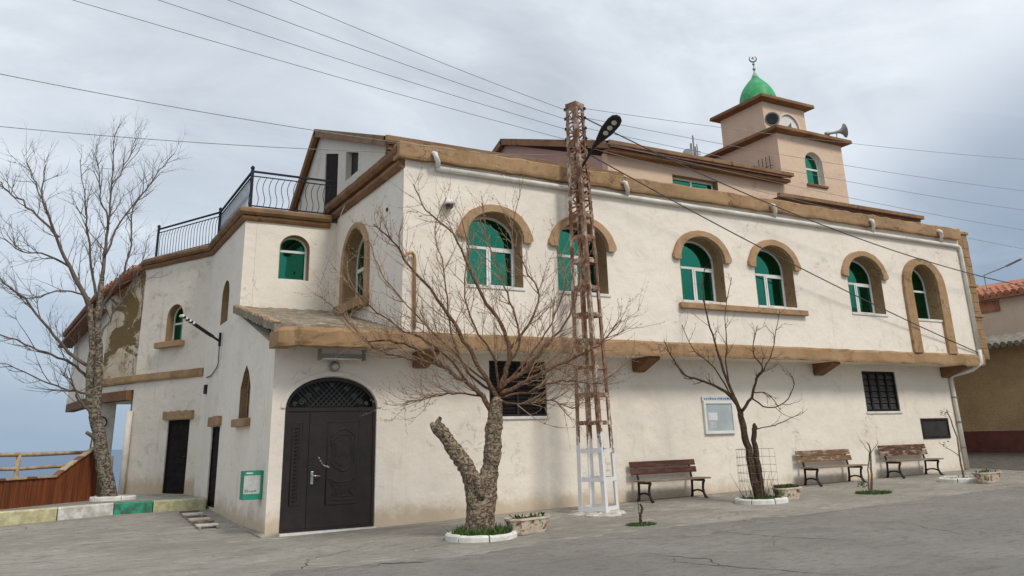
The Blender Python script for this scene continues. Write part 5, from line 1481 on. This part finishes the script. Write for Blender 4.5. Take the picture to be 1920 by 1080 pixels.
def planter(c_, rz, L_, W_, H_, label, plants):
    o = empty('planter', (c_.x, c_.y, g(c_.x, c_.y)), rz); tag(o, label, 'planter', 'ceramic flower planters')
    z0 = g(c_.x, c_.y); M_ = Matrix.Translation((c_.x, c_.y, z0)) @ Matrix.Rotation(rz, 4, 'Z')
    def ring(l, w_, z, ch=.32):
        a, b, q = l/2, w_/2, w_*ch
        return [M_ @ Vector(p) for p in ((-a+q, -b, z), (a-q, -b, z), (a, -b+q, z), (a, b-q, z), (a-q, b, z), (-a+q, b, z), (-a, b-q, z), (-a, -b+q, z))]
    def skin(rings):
        m = MB(); fs = []
        for i in range(len(rings)-1):
            for k in range(8): fs.append((i*8+k, i*8+(k+1) % 8, (i+1)*8+(k+1) % 8, (i+1)*8+k))
        fs += [tuple(range(7, -1, -1)), tuple((len(rings)-1)*8+k for k in range(8))]
        return m.add([v for r_ in rings for v in r_], fs)
    skin([ring(L_*.74, W_*.62, 0), ring(L_*.80, W_*.68, .05)]).build('foot', 'planter_rim', o, bevel=.008)
    skin([ring(L_*.78, W_*.66, .05), ring(L_*.86, W_*.78, H_*.45), ring(L_*.96, W_*.93, H_*.86)]).build('bowl', 'planter_ceramic', o)
    skin([ring(L_*.99, W_*.98, H_*.86), ring(L_, W_, H_*.9), ring(L_, W_, H_), ring(L_*.92, W_*.84, H_), ring(L_*.9, W_*.8, H_*.9)]).build('rim', 'planter_rim', o)
    skin([ring(L_*.9, W_*.8, H_*.85), ring(L_*.9, W_*.8, H_*.93)]).build('soil', 'soil', o)
    m = MB(); rnd = random.Random(int(c_.x*13))
    for _ in range(plants):
        p = M_ @ Vector((rnd.uniform(-.36, .36)*L_, rnd.uniform(-.3, .3)*W_, H_*.92)); hh = rnd.uniform(.03, .10)
        q = p+Vector((rnd.gauss(0, .04), rnd.gauss(0, .04), hh)); t = Vector((rnd.uniform(-1, 1), rnd.uniform(-1, 1), .3)).normalized()*.022
        m.add([p, p.lerp(q, .6)+t, q, p.lerp(q, .6)-t], [(0, 1, 2, 3)])
    tag(m.build('plants', 'grass', o, fix=False), kind='stuff')
planter(gp(990, 1000), R(14), .98, .44, .27, 'patterned ceramic planter beside the thick forked tree', 40)
planter(gp(1484, 937)+Vector((0, .1, 0)), R(4), .80, .42, .26, 'patterned planter with leafy plants beside the twin stemmed tree', 420)
planter(gp(1853, 905)+Vector((0, .0, 0)), R(2), .90, .44, .26, 'pale planter at the far end of the pavement by the cobbled lane', 60)

# wire mesh guard behind the twin stemmed tree
MG = empty('wire_guard', (T2.x, T2.y+.3, g(T2.x, T2.y))); tag(MG, 'thin wire mesh guard standing around the twin stemmed tree', 'guard')
zg = g(T2.x, T2.y); rg_ = .44
for k in range(11):
    a = R(-20)+R(250)*k/10; x_, y_ = T2.x+rg_*math.cos(a), T2.y+rg_*math.sin(a)
    MB().tube([(x_, y_, zg), (x_, y_, zg+1.12+RND.uniform(-.06, .03))], .004, 4).build('upright', 'stem_pale', MG)
for z_ in (.45, .62, .78, .95, 1.12):
    MB().tube([(T2.x+rg_*math.cos(R(-20)+R(250)*k/20), T2.y+rg_*math.sin(R(-20)+R(250)*k/20), zg+z_) for k in range(21)], .004, 4).build('hoop', 'stem_pale', MG)
# ---------------------------------------------------------------- trees
def cam_plane(base):
    """points by pixel on a vertical plane through the trunk foot, with a depth offset away from the viewer"""
    hd = Vector((base.x, base.y, 0)); L_ = hd.length; nrm = hd.normalized()
    def f(px, py, dd=0.):
        d = ray(px, py); return CAM + d*((L_+dd)/(d.x*nrm.x+d.y*nrm.y))
    return f
def smooth_path(ctrl, per=4):
    P = [ctrl[0]]+list(ctrl)+[ctrl[-1]]; out = []
    for i in range(1, len(P)-2):
        p0, p1, p2, p3 = P[i-1], P[i], P[i+1], P[i+2]
        for q in range(per):
            t = q/per
            out.append(.5*((2*p1)+(-p0+p2)*t+(2*p0-5*p1+4*p2-p3)*t*t+(-p0+3*p1-3*p2+p3)*t**3))
    out.append(P[-2]); return out
def limb(m, f, pix, r0, r1, depth, rnd, sides=8, wob=.0, per=4):
    n = len(pix); pts = []
    for i, (px, py) in enumerate(pix):
        pts.append(f(px, py, depth*(i/(n-1))**1.2))
    pts = smooth_path(pts, per)
    k = len(pts); rad = [r0+(r1-r0)*(i/(k-1))**.8 for i in range(k)]
    if wob:
        pts = [p+Vector((rnd.gauss(0, wob), rnd.gauss(0, wob), rnd.gauss(0, wob)))*(1 if 0 < i < k-1 else 0) for i, p in enumerate(pts)]
        rad = [r_*rnd.uniform(.95, 1.06) for r_ in rad]
    m.tube(pts, rad, sides); return pts, rad
def twig(m, rnd, p, d, L_, r_, up, curl, seg=5, sides=3):
    pts = [p]; dd = d.normalized()
    for i in range(seg):
        dd = (dd + Vector((rnd.gauss(0, curl), rnd.gauss(0, curl), rnd.gauss(0, curl)+up))).normalized()
        pts.append(pts[-1]+dd*(L_/seg))
    m.tube(pts, [r_*(1-.75*i/seg) for i in range(seg+1)], sides, cap=False); return pts
def side_dir(rnd, t, spread):
    a = t.orthogonal().normalized(); b = t.cross(a); q = rnd.uniform(0, 2*math.pi)
    return (t*math.cos(spread) + (a*math.cos(q)+b*math.sin(q))*math.sin(spread)).normalized()
def branch_out(m, rnd, pts, rad, n1, L1, n2, L2, up, curl=.13, start=.2, r1=.010, n3=0, L3=.15, spread=.75, spurs=0):
    k = len(pts)
    for i in range(n1):
        t = start+(1-start)*((i+rnd.random())/n1); j = min(k-2, int(t*(k-1)))
        p = pts[j].lerp(pts[j+1], t*(k-1)-j); tan = (pts[j+1]-pts[j]).normalized()
        rr_ = min(r1*rnd.uniform(.7, 1.3), rad[j]*.8)
        A_ = twig(m, rnd, p, side_dir(rnd, tan, rnd.uniform(spread*.6, spread*1.3)), L1*rnd.uniform(.5, 1.3)*(1.15-.72*t), rr_, up, curl, 6, 4)
        for q in range(n2):
            j2 = rnd.randint(1, len(A_)-2); tn = (A_[j2+1]-A_[j2]).normalized()
            B_ = twig(m, rnd, A_[j2], side_dir(rnd, tn, rnd.uniform(.4, .9)), L2*rnd.uniform(.4, 1.3), rr_*.55, up, curl, 5, 3)
            for s_ in range(n3):
                j3 = rnd.randint(1, len(B_)-2); tn3 = (B_[j3+1]-B_[j3]).normalized()
                twig(m, rnd, B_[j3], side_dir(rnd, tn3, rnd.uniform(.5, 1.)), L3*rnd.uniform(.5, 1.3), rr_*.35, up, curl, 3, 3)
            for s_ in range(spurs):
                j3 = rnd.randint(0, len(B_)-2); p3 = B_[j3].lerp(B_[j3+1], rnd.random())
                twig(m, rnd, p3, side_dir(rnd, (B_[j3+1]-B_[j3]).normalized(), 1.0), .035, .006, 0, 0, 1, 3)

# --- thick forked tree in front of the facade
rnd = random.Random(11)
t1 = empty('forked_tree', (T1.x, T1.y, g(T1.x, T1.y))); tag(t1, 'bare tree with thick furrowed forked trunk, one limb cut short, before the main facade', 'tree')
f = cam_plane(T1)
# organic trunk: one skinned mesh
def skin_tree(name, nodes, edges, mat, parent, sub=2, disp=.03):
    me = bpy.data.meshes.new(name); me.from_pydata([tuple(p) for p, r_ in nodes], edges, [])
    o = bpy.data.objects.new(name, me); COL.objects.link(o)
    md = o.modifiers.new('skin', 'SKIN'); me.skin_vertices or None
    for i, (p, r_) in enumerate(nodes): me.skin_vertices[0].data[i].radius = (r_, r_)
    me.skin_vertices[0].data[0].use_root = True
    md.use_smooth_shade = True
    s_ = o.modifiers.new('sub', 'SUBSURF'); s_.levels = sub; s_.render_levels = sub
    if disp:
        tx = bpy.data.textures.new(name, 'CLOUDS'); tx.noise_scale = .055; tx.noise_depth = 4
        dm = o.modifiers.new('disp', 'DISPLACE'); dm.texture = tx; dm.strength = disp; dm.texture_coords = 'LOCAL'
        tx2 = bpy.data.textures.new(name, 'CLOUDS'); tx2.noise_scale = .34
        dm2 = o.modifiers.new('disp2', 'DISPLACE'); dm2.texture = tx2; dm2.strength = disp*1.8; dm2.texture_coords = 'LOCAL'
    me.materials.append(MAT[mat]); o.parent = parent; o.matrix_parent_inverse = PINV[parent.name]
    return o
s1 = .0102
nd = [((902, 1014), .33), ((901, 985), .27), ((900, 955), .25), ((898, 932), .24)]
lf = [((884, 905), .165), ((876, 880), .155), ((864, 858), .15), ((848, 838), .135), ((832, 818), .125), ((821, 804), .135), ((814, 797), .11)]
rt_ = [((914, 905), .175), ((921, 870), .16), ((925, 830), .15), ((928, 790), .145), ((930, 760), .14), ((932, 742), .11)]
nodes = [(f(*p), r_) for p, r_ in nd+lf+rt_]
ne = len(nd); edges = [(i, i+1) for i in range(ne-1)] + [(ne-1, ne)] + [(ne+i, ne+i+1) for i in range(len(lf)-1)]
o2 = ne+len(lf); edges += [(ne-1, o2)] + [(o2+i, o2+i+1) for i in range(len(rt_)-1)]
# knot between the stems and stub at the cut end
skin_tree('trunk', nodes, edges, 'bark_thick', t1, 4, .055)
for P_, R_ in (([f(903, 935, -.12), f(900, 915, -.16), f(896, 900, -.18), f(894, 893, -.18)], [.10, .085, .085, .05]),
               ([f(818, 800, 0), f(822, 790, .02), f(826, 782, .03)], [.06, .05, .03]), ([f(814, 800, 0), f(809, 794, -.04)], [.07, .04])):
    MB().tube(P_, R_, 9).build('cut_stub', 'bark_thick', t1, smooth=True, fix=False)
mm = MB(); mc = MB()
L = [
 ([(925, 778), (905, 742), (880, 722), (835, 690), (785, 655), (730, 640), (690, 640)], .070, .014, -.5),
 ([(880, 722), (850, 680), (800, 640), (740, 610), (680, 560), (640, 520)], .034, .008, -.9),
 ([(835, 690), (790, 675), (740, 668), (690, 640), (640, 590), (600, 555)], .026, .007, .2),
 ([(932, 745), (900, 690), (860, 620), (820, 560), (770, 500), (735, 450), (700, 420)], .062, .009, -1.1),
 ([(935, 730), (950, 690), (955, 655), (940, 610), (905, 555), (880, 500), (850, 440), (800, 395), (775, 345)], .070, .008, -.7),
 ([(955, 655), (990, 610), (1010, 555), (985, 500), (960, 440), (975, 365)], .036, .006, .3),
 ([(950, 690), (975, 640), (960, 580), (940, 520), (915, 450), (905, 380)], .036, .006, .9),
 ([(935, 725), (975, 700), (1010, 665), (1050, 620), (1080, 560), (1090, 490)], .065, .007, .2),
 ([(938, 740), (985, 715), (1035, 690), (1090, 665), (1130, 640), (1165, 600)], .06, .007, -.6),
 ([(940, 745), (990, 735), (1030, 720), (1075, 715), (1120, 720), (1150, 700)], .032, .006, -.9),
 ([(930, 740), (880, 700), (850, 640), (840, 580), (830, 500), (815, 430), (838, 370)], .036, .006, .4),
 ([(905, 742), (860, 738), (820, 742), (790, 748), (760, 755)], .022, .006, -.5),
 ([(940, 750), (985, 760), (1030, 750), (1070, 765), (1105, 750)], .024, .006, -.7),
 ([(935, 735), (930, 680), (890, 610), (870, 540), (880, 470), (862, 400)], .034, .006, .9),
 ([(938, 728), (1000, 660), (1040, 590), (1060, 520), (1040, 450)], .030, .006, .9),
 ([(932, 735), (850, 660), (780, 590), (720, 520), (690, 450)], .030, .006, .8),
 ([(936, 735), (960, 710), (1010, 690), (1060, 700), (1100, 740)], .024, .006, .6),
]
for i, (pix, r0, r1, dp) in enumerate(L):
    pts, rad = limb(mm, f, pix, r0*.8, r1, dp, rnd, 7, .012)
    branch_out(mc, rnd, pts, rad, 22, .95, 3, .52, .095, .09, .15, .0095, 0, .15, .6, 5)
mm.build('limbs', 'limb_red', t1, smooth=True, fix=False)
mc.build('crown', 'twig_red', t1, smooth=True, fix=False)

# --- tall bare tree at the left
rnd = random.Random(23)
t3 = empty('bare_tree', (T3.x, T3.y, .375)); tag(t3, 'tall slender bare grey tree by the red wall and the annex column', 'tree')
f = cam_plane(T3); mm = MB(); mc = MB()
mt = MB()
limb(mt, f, [(205, 942), (200, 905), (192, 860), (186, 815), (178, 780), (182, 740), (184, 700), (184, 650), (183, 600), (188, 560), (192, 520)], .225, .06, 0, rnd, 12, .008)
limb(mt, f, [(184, 790), (170, 760), (168, 700), (172, 640), (170, 570)], .12, .065, -.25, rnd, 10, .012)
mt.build('trunk', 'bark_grey', t3, smooth=True, fix=False)
L = [
 ([(186, 560), (192, 510), (200, 460), (205, 400), (210, 340), (216, 250)], .11, .012, .3, 16),
 ([(170, 600), (162, 560), (130, 500), (100, 430), (80, 370), (85, 310)], .12, .012, -.8, 15),
 ([(110, 445), (70, 405), (30, 370), (0, 345), (-40, 320)], .06, .012, .4, 12),
 ([(184, 575), (175, 520), (165, 440), (160, 380), (150, 300)], .07, .010, .9, 14),
 ([(186, 600), (200, 560), (225, 520), (245, 460), (250, 390), (300, 325)], .07, .010, -.9, 14),
 ([(196, 480), (220, 430), (260, 370), (300, 320), (325, 290)], .05, .008, .6, 12),
 ([(184, 690), (140, 670), (90, 615), (45, 560), (0, 525), (-50, 490)], .08, .012, -.6, 13),
 ([(178, 725), (150, 695), (110, 670), (60, 650), (0, 628), (-60, 610)], .065, .012, .6, 11),
 ([(180, 740), (140, 735), (90, 720), (30, 690), (-40, 672)], .05, .010, -1.0, 8),
 ([(205, 420), (190, 370), (185, 320), (180, 270)], .04, .007, -.4, 10),
 ([(130, 500), (90, 480), (40, 470), (-10, 440)], .05, .008, -.9, 10),
 ([(186, 640), (210, 590), (235, 555), (262, 500), (280, 440)], .045, .007, .8, 10),
 ([(168, 560), (120, 545), (60, 560), (10, 545)], .045, .007, .9, 9),
 ([(178, 770), (160, 765), (145, 745), (140, 725), (120, 700)], .07, .015, -.4, 6),
 ([(210, 345), (235, 310), (250, 270), (258, 250)], .03, .006, .3, 8),
 ([(85, 385), (60, 330), (50, 300)], .03, .006, .5, 8),
]
for pix, r0, r1, dp, n1 in L:
    pts, rad = limb(mm, f, pix, r0*.68, r1*.9, dp, rnd, 6, .02)
    branch_out(mc, rnd, pts, rad, n1+1, 1.15, 3, .65, .085, .10, .18, .012, 2, .3, .65)
limb(mm, f, [(190, 835), (176, 820), (162, 811)], .07, .045, -.2, rnd, 7)
mm.build('limbs', 'twig_grey', t3, smooth=True, fix=False)
mc.build('crown', 'twig_grey', t3, smooth=True, fix=False)

# --- twin stemmed small tree
rnd = random.Random(5)
t2 = empty('twin_stem_tree', (T2.x, T2.y, g(T2.x, T2.y))); tag(t2, 'small bare tree with two dark stems, one cut, between the benches', 'tree')
f = cam_plane(T2); mt = MB(); mc = MB(); mm = MB()
limb(mt, f, [(1426, 950), (1418, 915), (1408, 870), (1400, 830), (1392, 795), (1388, 772)], .105, .065, 0, rnd, 9, .008)
limb(mt, f, [(1430, 950), (1426, 910), (1421, 870), (1416, 835), (1414, 805), (1417, 797)], .08, .052, .12, rnd, 9, .008)
mt.build('trunk', 'bark_dark', t2, smooth=True, fix=False)
L = [
 ([(1388, 775), (1372, 745), (1345, 725), (1310, 712), (1280, 700), (1258, 665), (1245, 640)], .055, .008, -.4, 9),
 ([(1388, 770), (1372, 735), (1355, 690), (1340, 640), (1325, 590), (1318, 540), (1322, 500)], .055, .007, .3, 12),
 ([(1390, 772), (1408, 745), (1418, 710), (1430, 690), (1412, 660), (1420, 610)], .05, .007, -.3, 10),
 ([(1372, 740), (1362, 690), (1362, 640), (1360, 580), (1372, 520)], .03, .006, .6, 9),
 ([(1408, 745), (1440, 765), (1470, 755), (1490, 720), (1478, 700)], .024, .006, -.4, 6),
 ([(1418, 805), (1445, 798), (1475, 788), (1502, 772)], .018, .006, -.2, 2),
 ([(1412, 735), (1440, 740), (1465, 770)], .02, .006, .3, 4),
 ([(1372, 745), (1340, 690), (1300, 655), (1275, 600)], .024, .006, .7, 7),
 ([(1418, 712), (1445, 670), (1455, 620), (1462, 580)], .022, .005, .5, 6),
]
for pix, r0, r1, dp, n1 in L:
    pts, rad = limb(mm, f, pix, r0*.85, r1, dp, rnd, 6, .008)
    branch_out(mc, rnd, pts, rad, n1, .55, 2, .28, .05, .13, .3, .009, 0, .1, .7, 1)
for k in range(26):
    twig(mc, rnd, Vector((T2.x+rnd.uniform(-.25, .4), T2.y+rnd.uniform(-.2, .2), g(T2.x, T2.y))), Vector((rnd.gauss(0, .4), rnd.gauss(0, .4), 1)), rnd.uniform(.3, .8), .007, .05, .12, 4, 3)
mm.build('limbs', 'bark_dark', t2, smooth=True, fix=False); mc.build('crown', 'bark_dark', t2, smooth=True, fix=False)

# --- saplings
def sapling(base, stems, label, mat, tw=5, Ls=.35, leaf=None):
    s_ = empty('sapling', (base.x, base.y, g(base.x, base.y))); tag(s_, label, 'sapling')
    f = cam_plane(base); mt = MB(); mc = MB()
    for pix, r0, r1 in stems:
        pts, rad = limb(mt, f, pix, r0, r1, .05, rnd, 6, .006); branch_out(mc, rnd, pts, rad, tw, Ls, 1, Ls*.5, .06, .12, .5, .006)
    mt.build('stem', mat, s_, smooth=True, fix=False)
    if mc.v: mc.build('twigs', mat, s_, smooth=True, fix=False)
    if leaf:
        m = MB()
        for (px, py, n, sp) in leaf:
            c_ = f(px, py)
            for _ in range(n):
                p = c_+Vector((rnd.gauss(0, sp), rnd.gauss(0, sp), rnd.gauss(0, sp))); q = Vector((rnd.gauss(0, 1), rnd.gauss(0, 1), rnd.gauss(0, 1))).normalized()*.05; r_ = q.orthogonal().normalized()*.018
                m.add([p, p+q*.5+r_, p+q, p+q*.5-r_], [(0, 1, 2, 3)])
        tag(m.build('leaves', 'grass_dry', s_, fix=False), kind='stuff')
sapling(T4, [([(1636, 928), (1634, 890), (1632, 845), (1627, 830)], .035, .012), ([(1632, 850), (1620, 835), (1612, 825)], .01, .005), ([(1632, 850), (1642, 838), (1646, 828)], .01, .005), ([(1630, 928), (1628, 880), (1630, 848)], .022, .01)], 'slender pale sapling in a grass patch between the tan and peeling benches', 'stem_pale', 1, .25, [(1616, 907, 60, .05)])
sapling(T5, [([(1808, 902), (1800, 860), (1794, 820), (1780, 780), (1775, 772)], .03, .010), ([(1798, 855), (1780, 842), (1760, 830)], .012, .006)], 'leaning pale sapling by the drain pipe at the far end', 'stem_pale', 3, .22, [(1770, 775, 40, .06), (1775, 832, 14, .05)])
T6 = gp(1202, 982)
sapling(T6, [([(1202, 984), (1200, 968), (1204, 955), (1200, 945)], .03, .018), ([(1201, 968), (1197, 950), (1198, 930)], .012, .006)], 'stumpy cut sapling in the short grass patch before the dark red bench', 'bark_dark', 1, .12)
